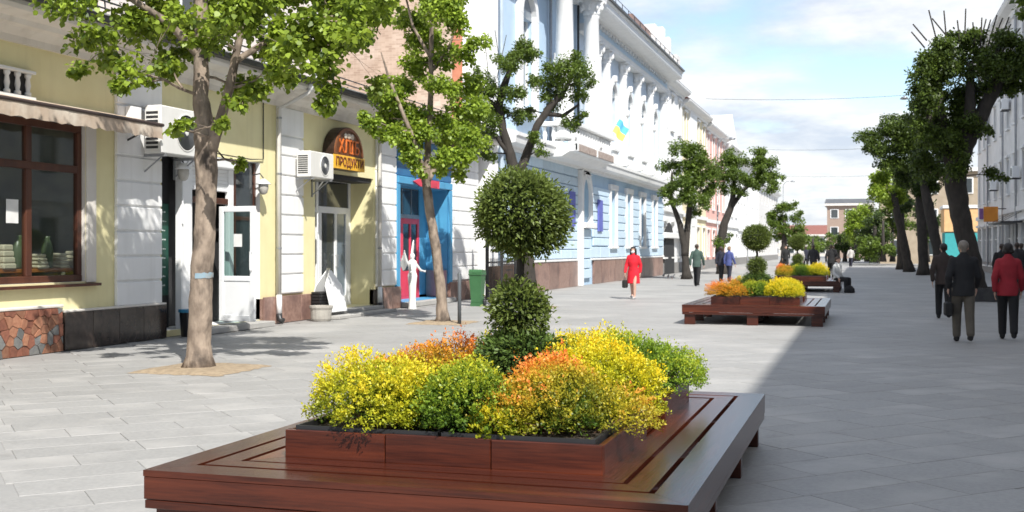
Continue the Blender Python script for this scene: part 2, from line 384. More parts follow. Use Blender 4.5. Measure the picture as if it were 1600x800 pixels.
# ---------------------------------------------------------------- wooden bench planter
PW, PL, PT = 1.475, 2.16, .42                    # half width, half length, deck height
liner_m = M('black_liner', (.02, .02, .022), .5)
mulch = M('potting_soil', (.035, .025, .018), .95, (.06, .045, .03), 20, bump=.6)
def make_planter(label):
    t = thing('bench_planter', label, 'planter bench', (0, 0, 0), local=True, group='wooden bench planters along the street')
    g = .011
    wid = [(0, .195), (.228, .365), (.398, .538)]
    for k, (a, b) in enumerate(wid):              # three mitred rings of deck boards
        X0, X1, Y0, Y1 = PW - a, PW - b, PL - a * 1.07, PL - b * 1.07
        z0, z1 = PT - .034, PT + (.0, .0, -.002)[k]
        e = .002
        box_front = [(-X0, -Y0), (X0, -Y0), (X1 - e, -Y1), (-X1 + e, -Y1)]
        for sgn in (1, -1):
            MB().prism([(x, y * sgn) for x, y in box_front], z0, z1, 'z').build('deck_board', wood_x, t)
            MB().prism([(X0 * sgn, -Y0 + e), (X0 * sgn, Y0 - e), (X1 * sgn, Y1 - e), (X1 * sgn, -Y1 + e)], z0, z1, 'z').build('deck_board', wood_y, t)
    for sgn in (1, -1):                           # two-board skirt all round
        for (z0, z1, inn) in ((.262, .3845, .002), (.212, .258, .006)):
            box('skirt_board', wood_x, t, -PW + inn, PW - inn, sgn * (PL - inn), sgn * (PL - .03), z0, z1, c=.003)
            box('skirt_board', wood_y, t, sgn * (PW - inn), sgn * (PW - .03), -PL + .032, PL - .032, z0, z1, c=.003)
    for x in (-PW + .16, 0, PW - .16):
        for y in (-PL + .10, -.72, .72, PL - .10):
            box('leg', wood_x, t, x - .115, x + .115, y - .05, y + .05, 0, .235, c=.006)
    for y in (-PL + .5, -.72, .72, PL - .5): box('bearer', wood_x, t, -PW + .05, PW - .05, y - .03, y + .03, .24, PT - .036)
    box('planter_floor', wood_x, t, -.9, .9, -1.55, 1.55, .3, .36)
    zt = PT + .155; zb = PT - .05
    def boards(x0, x1, y0, y1):                   # a trough of separate boards with a lining and soil
        n = 3 if x1 - x0 > 1.5 else 2
        for k in range(n):
            a, b = x0 + (x1 - x0) * k / n + .002, x0 + (x1 - x0) * (k + 1) / n - .002
            for yy, s_ in ((y0, 1), (y1, -1)): box('trough_board', wood_x, t, a, b, yy, yy + s_ * .03, zb, zt + (k % 2) * .003, c=.004)
        for xx, s_ in ((x0, 1), (x1, -1)): box('trough_board', wood_y, t, xx, xx + s_ * .03, y0 + .032, y1 - .032, zb, zt + .001, c=.004)
        l = MB()
        nn = 2
        for k in range(nn):
            a, b = x0 + .04 + (x1 - x0 - .08) * k / nn + .01, x0 + .04 + (x1 - x0 - .08) * (k + 1) / nn - .01
            l = MB()
            for bb in ((a, b, y0 + .04, y0 + .055), (a, b, y1 - .055, y1 - .04), (a, a + .015, y0 + .056, y1 - .056), (b - .015, b, y0 + .056, y1 - .056)):
                l.box(*bb, zb + .05, zt + .022)
            l.build('liner_tray', liner_m, t)
            box('soil_bed', mulch, t, a + .017, b - .017, y0 + .058, y1 - .058, zb + .05, zt - .015)
    boards(-.937, .937, -1.57, -.27)
    boards(-.937, .937, .42, 1.57)
    for s_ in (-1, 1):
        box('trough_board', wood_y, t, s_ * .86, s_ * .83, -.268, .418, zb, zt - .012, c=.004)
    box('soil_bed', mulch, t, -.825, .825, -.265, .415, zb, zt - .04)
    return t
planter = make_planter('large dark red wooden bench planter in the foreground')
planter.location = (-2.265, 7.54, 0)
PLOC = [(-2.265, 7.54), (-2.265, 26.7), (-2.33, 45.9)]
p2_ = copy_tree(planter); p2_.location = (*PLOC[1], 0); p2_['label'] = 'dark red wooden bench planter in the middle distance with black shadow beneath'
p3_ = copy_tree(planter); p3_.location = (*PLOC[2], 0); p3_['label'] = 'farthest wooden bench planter with a person sitting on its corner'

# ---------------------------------------------------------------- golden shrubs
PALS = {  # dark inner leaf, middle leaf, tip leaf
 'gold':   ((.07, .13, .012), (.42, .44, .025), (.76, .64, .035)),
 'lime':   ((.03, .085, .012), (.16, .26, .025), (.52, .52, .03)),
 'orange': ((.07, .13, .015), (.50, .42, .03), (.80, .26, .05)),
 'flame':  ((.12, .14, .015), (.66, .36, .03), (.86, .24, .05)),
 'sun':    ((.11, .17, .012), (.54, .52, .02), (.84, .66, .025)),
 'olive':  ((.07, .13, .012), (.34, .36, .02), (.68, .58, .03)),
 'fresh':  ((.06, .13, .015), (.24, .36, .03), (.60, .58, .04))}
stem_m = M('shrub_stem', (.14, .07, .04), .8)
def make_shrub(label, pal, rx, ry, h, nsh, per, seed, leafl=.0158, tipc=.52):
    rg = np.random.default_rng(seed)
    t = thing('golden_shrub', label, 'shrub', (0, 0, 0), local=True, group='golden leaved shrubs in the planters')
    a, b, c = PALS[pal]
    n = nsh
    az = rg.uniform(0, 2 * PI, n); el = np.arcsin(rg.uniform(-.22, 1, n))
    lob = 1 + .10 * np.sin(3 * az + seed) * np.cos(2 * el) + .07 * np.sin(5 * az + 2 * seed) + rg.normal(0, .055, n)
    ns = 9; sa = rg.uniform(0, 2 * PI, ns); sr_ = np.sqrt(rg.uniform(0, 1, ns)) * .62; sh_ = rg.uniform(.62, 1.02, ns) - .18 * sr_; sw_ = rg.uniform(.42, .62, ns)   # several uneven mounds make one bush
    pk = rg.integers(0, ns, n)
    _unused = np.stack([rx * np.cos(az) * np.cos(el) * lob, ry * np.sin(az) * np.cos(el) * lob, h * (.16 + .84 * np.maximum(np.sin(el), -.12)) * (.86 + .14 * lob) + rg.normal(0, .012, n)], 1)
    spray = rg.uniform(0, 1, n) ** 8 * .16
    tip = np.stack([rx * (sr_[pk] * np.cos(sa[pk]) + sw_[pk] * np.cos(az) * np.cos(el) * lob * (1 + spray)), ry * (sr_[pk] * np.sin(sa[pk]) + sw_[pk] * np.sin(az) * np.cos(el) * lob * (1 + spray)),
                    h * sh_[pk] * (.30 + .70 * np.maximum(np.sin(el), -.35)) * (.9 + .1 * lob) * (1 + spray) + rg.normal(0, .012, n)], 1)
    tip[:, 2] = np.maximum(tip[:, 2], .01)
    root = np.stack([tip[:, 0] * .25, tip[:, 1] * .25, np.full(n, .0)], 1)
    tt = rg.uniform(.42, 1.0, (n, per)); tt = 1 - (1 - tt) * rg.uniform(.25, 1, (n, per)); tt[:, 0] = 1.0
    bow = np.sin(tt * PI)[..., None] * (np.array([0, 0, .05])[None, None] + (tip * np.array([.12, .12, 0]))[:, None])
    P = root[:, None] * (1 - tt[..., None]) + tip[:, None] * tt[..., None] + bow
    P = P.reshape(-1, 3) + rg.normal(0, .008, (n * per, 3)); tf = tt.ravel()
    out = np.repeat((tip - root) / np.linalg.norm(tip - root, axis=1, keepdims=True), per, 0)
    rnd = rg.normal(size=P.shape); rnd /= np.linalg.norm(rnd, axis=1, keepdims=True)
    D = out * .55 + rnd * .8 + np.array([0, 0, .25]); Nn = rg.normal(size=P.shape) * .7 + np.array([0, 0, 1.]) + out * .5
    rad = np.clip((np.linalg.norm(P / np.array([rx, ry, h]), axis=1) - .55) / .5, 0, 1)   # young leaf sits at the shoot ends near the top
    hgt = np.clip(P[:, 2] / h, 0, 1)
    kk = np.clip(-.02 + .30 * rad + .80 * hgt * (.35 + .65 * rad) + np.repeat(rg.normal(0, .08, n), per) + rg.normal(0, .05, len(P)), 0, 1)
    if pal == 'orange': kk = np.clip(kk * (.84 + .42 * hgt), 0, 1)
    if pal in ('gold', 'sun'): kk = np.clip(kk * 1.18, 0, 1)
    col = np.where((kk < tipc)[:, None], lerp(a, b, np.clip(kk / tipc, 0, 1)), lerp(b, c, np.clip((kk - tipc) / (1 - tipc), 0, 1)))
    col = col * rg.uniform(.86, 1.14, (len(P), 1))
    L_ = rg.uniform(.55, 1.6, len(P)) * leafl
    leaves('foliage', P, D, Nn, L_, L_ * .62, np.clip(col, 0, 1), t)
    m = MB()
    for k in range(0, n, max(1, n // 60)): m.tube([root[k], root[k] * .5 + tip[k] * .5 + np.array([0, 0, .02]), tip[k] * .95], [.004, .003, .0015], 4)
    m.build('stems', stem_m, t, kind='stuff')
    return t
SHR = [  # local position in the planter, palette, radii, height
 ('bright yellow shrub at the front left corner of the foreground planter', 'gold', -.50, -1.20, .46, .42, .50),
 ('dark green shrub with lime tips at the front centre of the foreground planter', 'lime', .09, -1.2, .42, .42, .47),
 ('orange topped green shrub at the front right corner of the foreground planter', 'orange', .62, -1.08, .46, .50, .50),
 ('vivid yellow shrub behind the orange one on the right of the foreground planter', 'sun', .66, -.36, .48, .52, .52),
 ('loose lime green shrub at the far right end of the foreground planter', 'fresh', .66, 1.03, .50, .54, .50),
 ('orange tipped shrub on the left side of the foreground planter behind the yellow one', 'flame', -.70, .22, .48, .50, .50),
 ('yellow green shrub at the far left end of the foreground planter', 'olive', -.50, 1.25, .44, .40, .47),
 ('yellow shrub at the far end of the foreground planter right of the clipped conifer', 'gold', .12, 1.28, .44, .40, .47)]
ZS = PT + .155 - .03
shr = []
for k, (lb, pal, x, y, rx, ry, h) in enumerate(SHR):
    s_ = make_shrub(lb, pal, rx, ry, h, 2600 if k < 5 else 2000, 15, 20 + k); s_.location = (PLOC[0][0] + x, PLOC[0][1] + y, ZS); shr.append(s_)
low = make_shrub('low cream and green shrub spilling over the front trough of the foreground planter', 'olive', .2, .16, .20, 260, 12, 41, .019)
low.location = (PLOC[0][0] + .33, PLOC[0][1] - 1.42, ZS)
# middle and far planters: the same kinds of shrub in another order
MID = [(5, -.55, -1.2, 'orange tipped shrub at the front left of the middle planter'), (1, .0, -1.2, 'green shrub at the front centre of the middle planter'),
       (3, .58, -1.15, 'yellow shrub at the front right of the middle planter'), (0, -.5, 1.05, 'yellow shrub at the far left of the middle planter'), (7, .55, 1.0, 'yellow shrub at the far right of the middle planter')]
FAR = [(2, -.5, -1.1, 'tall orange shrub at the near left of the farthest planter'), (1, .0, -1.2, 'green shrub at the near centre of the farthest planter'),
       (3, .6, -1.1, 'golden yellow shrub at the near right of the farthest planter'), (5, -.45, 1.0, 'orange shrub at the back of the farthest planter')]
for (lst, loc, kz) in ((MID, PLOC[1], .88), (FAR, PLOC[2], 1.1)):
    for (k, x, y, lb) in lst:
        c_ = copy_tree(shr[k]); c_.location = (loc[0] + x, loc[1] + y, ZS); c_.rotation_euler = (0, 0, random.uniform(0, 6)); c_['label'] = lb
        c_.scale = (1, 1, kz)

# ---------------------------------------------------------------- clipped conifers on a stem
def make_topiary(label):
    t = thing('clipped_conifer', label, 'topiary', (0, 0, 0), local=True, group='clipped conifers in the planters')
    MB().tube([(0, 0, 0), (.015, .01, .5), (-.01, 0, .9), (.012, .005, 1.35)], [.034, .03, .027, .022], 9).build('stem', bark_dk, t, smooth=True)
    rg = np.random.default_rng(5)
    def ballf(name, c, r, n, flat=1., rag=.05, dark=0, ll=.036):
        d = unit(n); az = np.arctan2(d[:, 1], d[:, 0]); el = d[:, 2]
        x_, y_, z_ = d.T; cl_ = np.sin(9 * x_ + 4 * y_ + 1) * np.sin(8 * y_ - 3 * z_ + 2) * np.sin(9 * z_ + 5 * x_)          # clumps and thin patches
        lob = 1 + .05 * np.sin(2.3 * x_ + 1.7 * z_ + 1) + .05 * np.sin(3 * y_ - 2 * z_) + .10 * cl_ + .05 * np.sin(21 * x_ + 3) * np.sin(19 * z_ + 17 * y_)
        rr = r * lob * (1 - np.abs(rg.normal(0, .19, n))) + rg.normal(0, rag * r, n) + np.maximum(0, np.sin(13 * az + 6 * el) * np.sin(17 * el)) * .07 * r
        P = np.array(c) + d * rr[:, None] * np.array([1, 1, flat])
        D = d * .8 + unit(n) * .7 + np.array([0, 0, -.05]); Nn = unit(n) + np.array([0, 0, .6]) + d * .3
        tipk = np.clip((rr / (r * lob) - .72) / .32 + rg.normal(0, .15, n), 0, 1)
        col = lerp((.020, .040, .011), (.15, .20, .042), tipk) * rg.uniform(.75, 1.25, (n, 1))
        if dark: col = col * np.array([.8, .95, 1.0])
        L_ = rg.uniform(.6, 1.3, n) * ll
        leaves(name, P, D, Nn, L_, L_ * .42, col, t)
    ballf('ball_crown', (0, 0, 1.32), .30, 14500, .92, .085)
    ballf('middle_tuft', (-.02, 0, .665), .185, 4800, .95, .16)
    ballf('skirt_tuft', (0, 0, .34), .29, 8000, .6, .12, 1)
    m = MB(); rg2 = random.Random(3)
    for c, r, n in (((0, 0, 1.3), .27, 50), ((-.02, 0, .67), .18, 30), ((0, 0, .34), .26, 40)):
        for k in range(n):
            d = Vector((rg2.gauss(0, 1), rg2.gauss(0, 1), rg2.gauss(0, .8))).normalized() * r * .9
            m.tube([Vector((0, 0, c[2] - .1)), Vector(c) + d], [.006, .002], 4)
    m.build('twigs', bark_dk, t, kind='stuff')
    return t
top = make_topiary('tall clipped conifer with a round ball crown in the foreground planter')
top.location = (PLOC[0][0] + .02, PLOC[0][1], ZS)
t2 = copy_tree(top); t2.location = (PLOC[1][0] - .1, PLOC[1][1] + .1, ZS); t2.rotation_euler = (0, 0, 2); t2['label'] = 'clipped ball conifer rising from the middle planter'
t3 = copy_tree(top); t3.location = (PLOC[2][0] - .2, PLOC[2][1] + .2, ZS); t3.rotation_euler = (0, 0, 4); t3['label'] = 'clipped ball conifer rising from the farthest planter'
# ---------------------------------------------------------------- wall with openings, facing +X (side=1) or -X (side=-1)
def wall_mesh(x, y0, y1, z0, z1, ops, depth=.35, side=1, m=None):
    m = m or MB()
    ys = sorted({y0, y1, *[o[0] for o in ops], *[o[1] for o in ops]}); zs = sorted({z0, z1, *[o[2] for o in ops], *[o[3] for o in ops]})
    for a, b in zip(ys, ys[1:]):
        for c, d in zip(zs, zs[1:]):
            ym, zm = (a + b) / 2, (c + d) / 2
            if any(o[0] < ym < o[1] and o[2] < zm < o[3] for o in ops): continue
            m.add([(x, a, c), (x, b, c), (x, b, d), (x, a, d)], [(0, 1, 2, 3) if side > 0 else (3, 2, 1, 0)])
    xi = x - side * depth
    for (a, b, c, d) in ops:
        fs = [(3, 2, 1, 0), (0, 1, 5, 4), (1, 2, 6, 5), (2, 3, 7, 6), (3, 0, 4, 7)][1:]
        vs = [(x, a, c), (x, b, c), (x, b, d), (x, a, d), (xi, a, c), (xi, b, c), (xi, b, d), (xi, a, d)]
        m.add(vs, [f[::-1] if side < 0 else f for f in fs])
    return m
FX = -12.2
shop = thing('shop_row', 'low yellow and white row of shops with a wide grey cornice', 'building', (FX, 24, 0))
XB = -16.3
OPS = [(9.5, 15.97, 1.08, 3.62), (18.1, 21.66, .12, 3.42), (24.2, 27.5, .16, 3.42), (29.2, 33.05, .14, 3.38)]
wl = wall_mesh(FX, 6, 35.85, 0, 4.75, OPS[:1], .14)
# yellow wall with recessed shop entrances
wl = wall_mesh(FX, 6, 28.95, 0, 4.75, OPS[:3], .0)
wl.build('wall', yellow, shop, fix=False)
wall_mesh(FX, 28.95, 33.3, 0, 4.75, [OPS[3]], 0).build('wall', blue_vivid, shop, fix=False)
wall_mesh(FX, 33.3, 35.85, 0, 4.75, [], 0).build('wall', white, shop, fix=False)
m = MB(); m.add([(FX, 35.85, 0), (XB, 35.85, 0), (XB, 35.85, 4.75), (FX, 35.85, 4.75)], [(0, 1, 2, 3)]); m.build('side_wall', white, shop, fix=False)
def reveals(op, d, mat, name='reveal', bottom=True):
    a, b, c, e = op; m = MB()
    m.box(FX - d, FX - .001, a - .12, a, c, e); m.box(FX - d, FX - .001, b, b + .12, c, e); m.box(FX - d, FX - .001, a - .12, b + .12, e, e + .12)
    if bottom: m.box(FX - d, FX - .001, a - .12, b + .12, c - .12, c)
    m.build(name, mat, shop)
reveals(OPS[0], .20, cornice_m); reveals(OPS[1], .55, white); reveals(OPS[2], .66, yellow); reveals(OPS[3], .72, blue_vivid)

# cornice, eaves, gutter, roof with snow rails
cp = [(0, 4.70), (.06, 4.70), (.08, 4.80), (.20, 4.90), (.30, 4.93), (.34, 5.0), (.66, 5.04), (.70, 5.10), (.70, 5.2), (0, 5.2)]
pts = [(FX, 6, 1, 0), (FX, 35.85, 1, 1), (XB, 35.85, 0, 1)]
MB().ring(cp, pts).build('cornice', cornice_m, shop)
MB().ring([(.71, 5.16), (.83, 5.17), (.85, 5.25), (.71, 5.24)], [(FX, 6, 1, 0), (FX, 35.85, 1, 0)]).build('gutter', metal_dk, shop)
MB().ring([(.70, 5.205), (.86, 5.27), (.86, 5.29), (.70, 5.30)], [(FX, 6, 1, 0), (FX, 36.6, 1, 0)]).build('drip_edge', M('pale_metal', (.5, .5, .5), .4, metal=.4), shop)
m = MB(); m.add([(FX + .76, 6, 5.26), (FX + .76, 36.6, 5.26), (XB - 1, 36.6, 6.75), (XB - 1, 6, 6.75)], [(0, 1, 2, 3)]); m.build('roof', M('pale_roof_metal', (.42, .42, .43), .4, (.34, .34, .36), 1.2, metal=.3), shop)
for k in range(11):
    y = 7.5 + k * 2.8
    MB().tube([(FX + .45, y, 5.36), (FX + .42, y, 5.66)], .014, 5).build('rail_post', metal_dk, shop)
for z in (5.50, 5.62): MB().tube([(FX + .44, 6, z), (FX + .44, 36.4, z)], .016, 5).build('snow_rail', metal_dk, shop)

# banded pilasters: each course is its own block
def pilaster(y0, y1, z0=.62, z1=4.7, bh=.44, proud=.075, mat=white):
    core = box('pilaster', mat, shop, FX - .05, FX + proud - .035, y0 + .015, y1 - .015, z0, z1 - .002)
    top = z1 - .62; n = max(1, round((top - z0) / bh)); h = (top - z0) / n
    for k in range(n): box('stone_block', mat, core, FX + .002, FX + proud, y0, y1, z0 + k * h + .018, z0 + (k + 1) * h - .018, c=.012)
    box('stone_block', mat, core, FX + .002, FX + proud, y0, y1, top + .02, z1 - .004, c=.01)
PIL = [(16.72, 18.02), (22.34, 23.5), (27.62, 28.9), (33.35, 35.8)]
for a, b in PIL: pilaster(a, b)

# plinth: patchwork stones at the left, polished panels further on
stone_cols = [M('stone_red', (.30, .12, .075), .6, (.22, .085, .055), 14, bump=.4, rv=.25), M('stone_grey', (.19, .19, .18), .6, (.14, .14, .14), 12, bump=.4, rv=.3),
              M('stone_rust', (.36, .18, .11), .65, (.28, .12, .07), 15, bump=.4, rv=.25), M('stone_black', (.045, .045, .045), .5, rv=.3)]
mortar = box('plinth', M('mortar', (.34, .22, .17), .9, bump=.4), shop, FX - .1, FX + .10, 6, 15.28, 0, .68)
rs = random.Random(4)
seeds = [(11.9 + i * .15 + (j % 2) * .08 + rs.uniform(-.06, .06), .07 + j * .145 + rs.uniform(-.05, .05)) for i in range(23) for j in range(5)]
def cell(k):                                     # irregular stone outline: the region nearest to its seed, shrunk by the joint
    p = [(11.85, .004), (15.27, .004), (15.27, .682), (11.85, .682)]; cx_, cy_ = seeds[k]
    for q, (ox, oy) in enumerate(seeds):
        if q == k or abs(ox - cx_) > .6: continue
        nx, ny = ox - cx_, oy - cy_; ln = math.hypot(nx, ny); nx /= ln; ny /= ln; lim = ln / 2 - .006; out = []
        for i in range(len(p)):
            a_, b_ = p[i], p[(i + 1) % len(p)]; da = (a_[0] - cx_) * nx + (a_[1] - cy_) * ny - lim; db_ = (b_[0] - cx_) * nx + (b_[1] - cy_) * ny - lim
            if da <= 0: out.append(a_)
            if da * db_ < 0: u = da / (da - db_); out.append((a_[0] + (b_[0] - a_[0]) * u, a_[1] + (b_[1] - a_[1]) * u))
        p = out
        if len(p) < 3: return None
    return p
for k in range(len(seeds)):
    pl = cell(k)
    if pl: MB().prism(pl, FX + .09, FX + .112 + rs.uniform(0, .02), 'x').build('stone', stone_cols[rs.choice([0, 0, 0, 2, 2, 2, 2, 2, 1, 1])], mortar)
box('plinth_cap', cornice_m, shop, FX - .05, FX + .12, 6, 15.3, .69, .735, c=.01)
pl2 = box('plinth', granite_dark, shop, FX - .1, FX + .1, 15.3, 18.08, 0, .56)
for k in range(4):
    a = 15.31 + k * .692; box('granite_panel', granite_dark, pl2, FX + .1, FX + .135, a + .004, a + .688, .002, .60, c=.006)
box('plinth_cap', cornice_m, shop, FX - .05, FX + .13, 15.305, 18.08, .602, .64, c=.01)
for (a, b, mt, n) in ((21.66, 24.18, granite_red, 3), (27.5, 27.95, granite_dark, 1), (27.96, 29.16, granite_red, 2), (33.05, 35.85, granite_red, 4)):
    core = box('plinth', mt, shop, FX - .1, FX + .06, a, b, 0, .55)
    for k in range(n):
        w_ = (b - a) / n; box('granite_panel', mt, core, FX + .06, FX + .10, a + k * w_ + .004, a + (k + 1) * w_ - .004, .002, .585, c=.006)

# wide shop window with display behind the glass
W = MB
fr = thing  # keep name short
win = box('shop_window', brownwood, shop, FX - .16, FX - .06, 9.5, 15.97, 1.08, 1.19, c=.01)
for (a, b, c_, d, mt) in ((9.5, 15.97, 3.50, 3.62, brownwood), (15.86, 15.97, 1.19, 3.5, brownwood), (14.66, 14.79, 1.19, 2.84, brownwood), (14.66, 14.79, 2.96, 3.5, brownwood), (9.5, 15.86, 2.84, 2.96, brownwood), (12.2, 12.33, 1.19, 2.84, brownwood)):
    box('frame', mt, win, FX - .155, FX - .065, a, b, c_, d, c=.008)
for k, (a, b, c_, d) in enumerate(((9.5, 12.2, 1.19, 2.84), (12.33, 14.66, 1.19, 2.84), (14.79, 15.86, 1.19, 2.84), (9.5, 14.66, 2.96, 3.5), (14.79, 15.86, 2.96, 3.5))):
    box('pane', glass_clear, win, FX - .115, FX - .105, a - .01, b + .01, c_ - .01, d + .01)
MB().box(FX - .06, FX + .10, 9.3, 16.26, 1.005, 1.05).build('window_sill', brownwood, shop)
for (a, b, c_, d) in ((15.98, 16.22, 1.06, 3.62), ): box('window_surround', cornice_m, shop, FX - .02, FX + .035, a, b, c_, d, c=.01)
ins = MB(); ins.add([(FX - .2, 9.3, .6), (FX - .2, 16.2, .6), (FX - 3.2, 16.2, .6), (FX - 3.2, 9.3, .6)], [(0, 1, 2, 3)])
ins.add([(FX - 3.2, 9.3, .6), (FX - 3.2, 16.2, .6), (FX - 3.2, 16.2, 4), (FX - 3.2, 9.3, 4)], [(0, 1, 2, 3)])
ins.add([(FX - .2, 16.2, .6), (FX - 3.2, 16.2, .6), (FX - 3.2, 16.2, 4), (FX - .2, 16.2, 4)], [(0, 1, 2, 3)])
ins.add([(FX - .2, 9.3, 3.8), (FX - .2, 16.2, 3.8), (FX - 3.2, 16.2, 3.8), (FX - 3.2, 9.3, 3.8)], [(0, 1, 2, 3)])
ins.build('shop_interior', M('shop_interior', (.20, .20, .16), .9, (.12, .13, .12), 2), shop, fix=False)
# loose goods on the window shelf
shelf = box('display_shelf', amberwood, shop, FX - .75, FX - .18, 9.6, 15.9, 1.24, 1.30, c=.01)
gd = [M('loaf_crust', (.62, .38, .16), .6, (.75, .55, .3), 6, rv=.2), M('paper_bag', (.75, .7, .6), .8, rv=.2), M('green_pack', (.13, .17, .09), .35, rv=.3), M('cream_cloth', (.62, .55, .42), .8, bump=.4)]
kinds = [('bread_loaf', 'loaf of bread'), ('paper_bag', 'paper bag'), ('green_bottle', 'green bottle'), ('folded_cloth', 'folded cream cloth')]
rs = random.Random(9); yy = 13.9; pos = ['left of the middle mullion', 'by the middle mullion', 'in the right pane', 'at the right end of the window']
cnt = {}
for k in range(7):
    q = rs.choice([0, 1, 3, 0, 2, 3]); wd = rs.uniform(.18, .38); hh = rs.uniform(.3, .55) if q in (1, 2) else rs.uniform(.2, .4)
    xx = FX - rs.uniform(.27, .32)
    m = MB()
    if q == 0: m.ball((xx, yy + wd / 2, 1.302 + hh * .46), .11, wd * .5, hh * .5, 14, 8)
    elif q == 3:
        for l in range(4): m.cbox(xx - .13 + l * .008, xx + .13 - l * .01, yy + l * .01, yy + wd - l * .012, 1.302 + l * hh / 4, 1.302 + (l + 1) * hh / 4 - .004, c=.02)
    else: m.lathe([(.09, 0), (.115, .03), (.12, hh * .6), (.09, hh * .85), (.05, hh), (.07, hh * 1.08)], (xx, yy + wd / 2, 1.302), 10, sx=.8, sy=wd / .24)
    o = m.build(kinds[q][0], gd[q], None, smooth=q != 3)
    ordw = ['first', 'second', 'third', 'fourth', 'fifth', 'sixth', 'seventh', 'eighth', 'ninth'][k]
    tag(o, f'{kinds[q][1]} on the shop window shelf, {ordw} item from the left', kinds[q][1].split()[-1], 'goods in the brown framed shop window'); yy += wd + rs.uniform(.02, .1)
nb = box('paper_notice', M('paper', (.82, .82, .8), .8), None, FX - .101, FX - .098, 14.27, 14.53, 2.0, 2.36); tag(nb, 'white paper notice stuck inside the brown framed shop window', 'notice')

# awning over the window
aw = thing('awning', 'faded beige canvas awning with dark edge above the brown shop window', 'awning', (FX, 15, 3.6))
canvas = M('faded_canvas', (.50, .40, .31), .9, (.38, .29, .22), 2.2, bump=.25, bs=15, c3=(.62, .55, .46), n3=2)
m = MB(); pr = [(.02, 3.90), (.62, 3.76), (.66, 3.73), (.665, 3.50)]
n = 60; vs = []
for i in range(n + 1):
    y = 8 + (17.15 - 8) * i / n; wv = .012 * math.sin(i * 1.9)
    vs += [(FX + o + (wv if j == 3 else 0), y, z + (.018 * math.sin(i * 2.6) if j == 3 else 0)) for j, (o, z) in enumerate(pr)]
fs = [(i * 4 + j, (i + 1) * 4 + j, (i + 1) * 4 + j + 1, i * 4 + j + 1) for i in range(n) for j in range(3)]
m.add(vs, fs); m.build('canvas', canvas, aw, smooth=False, fix=False)
MB().tube([(FX + .655, 8, 3.735), (FX + .655, 17.18, 3.735)], .03, 8).build('front_bar', M('dark_brown_metal', (.05, .03, .025), .5), aw)
for y in (12, 17.0): MB().tube([(FX, y, 3.45), (FX + .62, y, 3.72)], .018, 6).build('arm', metal_dk, aw)

# ventilation grille of little balusters above the awning
vg = thing('vent_grille', 'white row of small balusters over a dark opening above the awning', 'vent', (FX, 14, 3.9))
box('backing', dark_in, vg, FX - .01, FX + .012, 12.6, 14.62, 3.92, 4.27)
for k in range(9):
    y = 12.72 + k * .225
    MB().lathe([(.05, 0), (.05, .05), (.03, .07), (.045, .16), (.03, .26), (.05, .29), (.05, .34)], (FX + .05, y + .04, 3.925), 10).build('baluster', trim_w, vg, smooth=True)
for z in (3.87, 4.265): box('rail', trim_w, vg, FX, FX + .11, 12.6, 14.68, z, z + .05, c=.008)

# entrance with the open white door
ent = box('entrance_surround', white, shop, FX - .12, FX + .02, 18.72, 19.08, .12, 3.42, c=.01)
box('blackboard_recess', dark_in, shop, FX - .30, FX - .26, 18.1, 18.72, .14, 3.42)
cb = box('blackboard', M('green_chalkboard', (.012, .06, .045), .5, (.02, .09, .06), 3), None, FX - .25, FX - .22, 18.14, 18.66, .75, 2.45, c=.005)
tag(cb, 'dark green chalkboard menu in the doorway recess left of the near tree', 'chalkboard')
chalk = M('chalk', (.55, .62, .6), .9)
for k in range(9): 
    m = MB(); yy = 18.2
    rr = random.Random(k)
    while yy < 18.55:
        wq = rr.uniform(.02, .06); m.box(FX - .22, FX - .217, yy, yy + wq, 2.28 - k * .17, 2.28 - k * .17 + rr.uniform(.015, .035)); yy += wq + .015
    m.build('chalk_line', chalk, cb)
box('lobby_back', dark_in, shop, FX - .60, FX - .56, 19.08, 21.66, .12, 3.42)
box('roller_shutter', pvc, shop, FX - .2, FX - .15, 19.1, 20.72, 2.75, 3.2, c=.004)
for k in range(6): box('shutter_slat', pvc, bpy.data.objects['roller_shutter'], FX - .15, FX - .135, 19.1, 20.72, 2.76 + k * .073, 2.76 + k * .073 + .066, c=.004)
box('shutter_box', pvc, shop, FX - .22, FX + .08, 19.05, 20.98, 3.2, 3.40, c=.02)
box('door_frame', pvc, shop, FX - .2, FX - .1, 20.6, 20.78, .14, 3.2, c=.01); box('door_frame', pvc, shop, FX - .2, FX - .1, 19.085, 19.2, .14, 2.75, c=.01)
box('transom', brownwood, shop, FX - .2, FX - .12, 19.2, 20.6, 2.5, 2.62, c=.01)
sw = box('side_window', brownwood, shop, FX - .16, FX - .1, 20.78, 20.86, .9, 3.4); box('frame', brownwood, sw, FX - .16, FX - .1, 21.58, 21.66, .9, 3.4); box('frame', brownwood, sw, FX - .16, FX - .1, 20.86, 21.58, 2.2, 2.28)
box('pane', glass_dk, sw, FX - .14, FX - .125, 20.86, 21.58, .9, 3.4)
box('threshold_step', M('step_stone', (.42, .41, .39), .8, bump=.2), shop, FX - .6, FX + .45, 18.95, 21.5, 0, .11, c=.01)
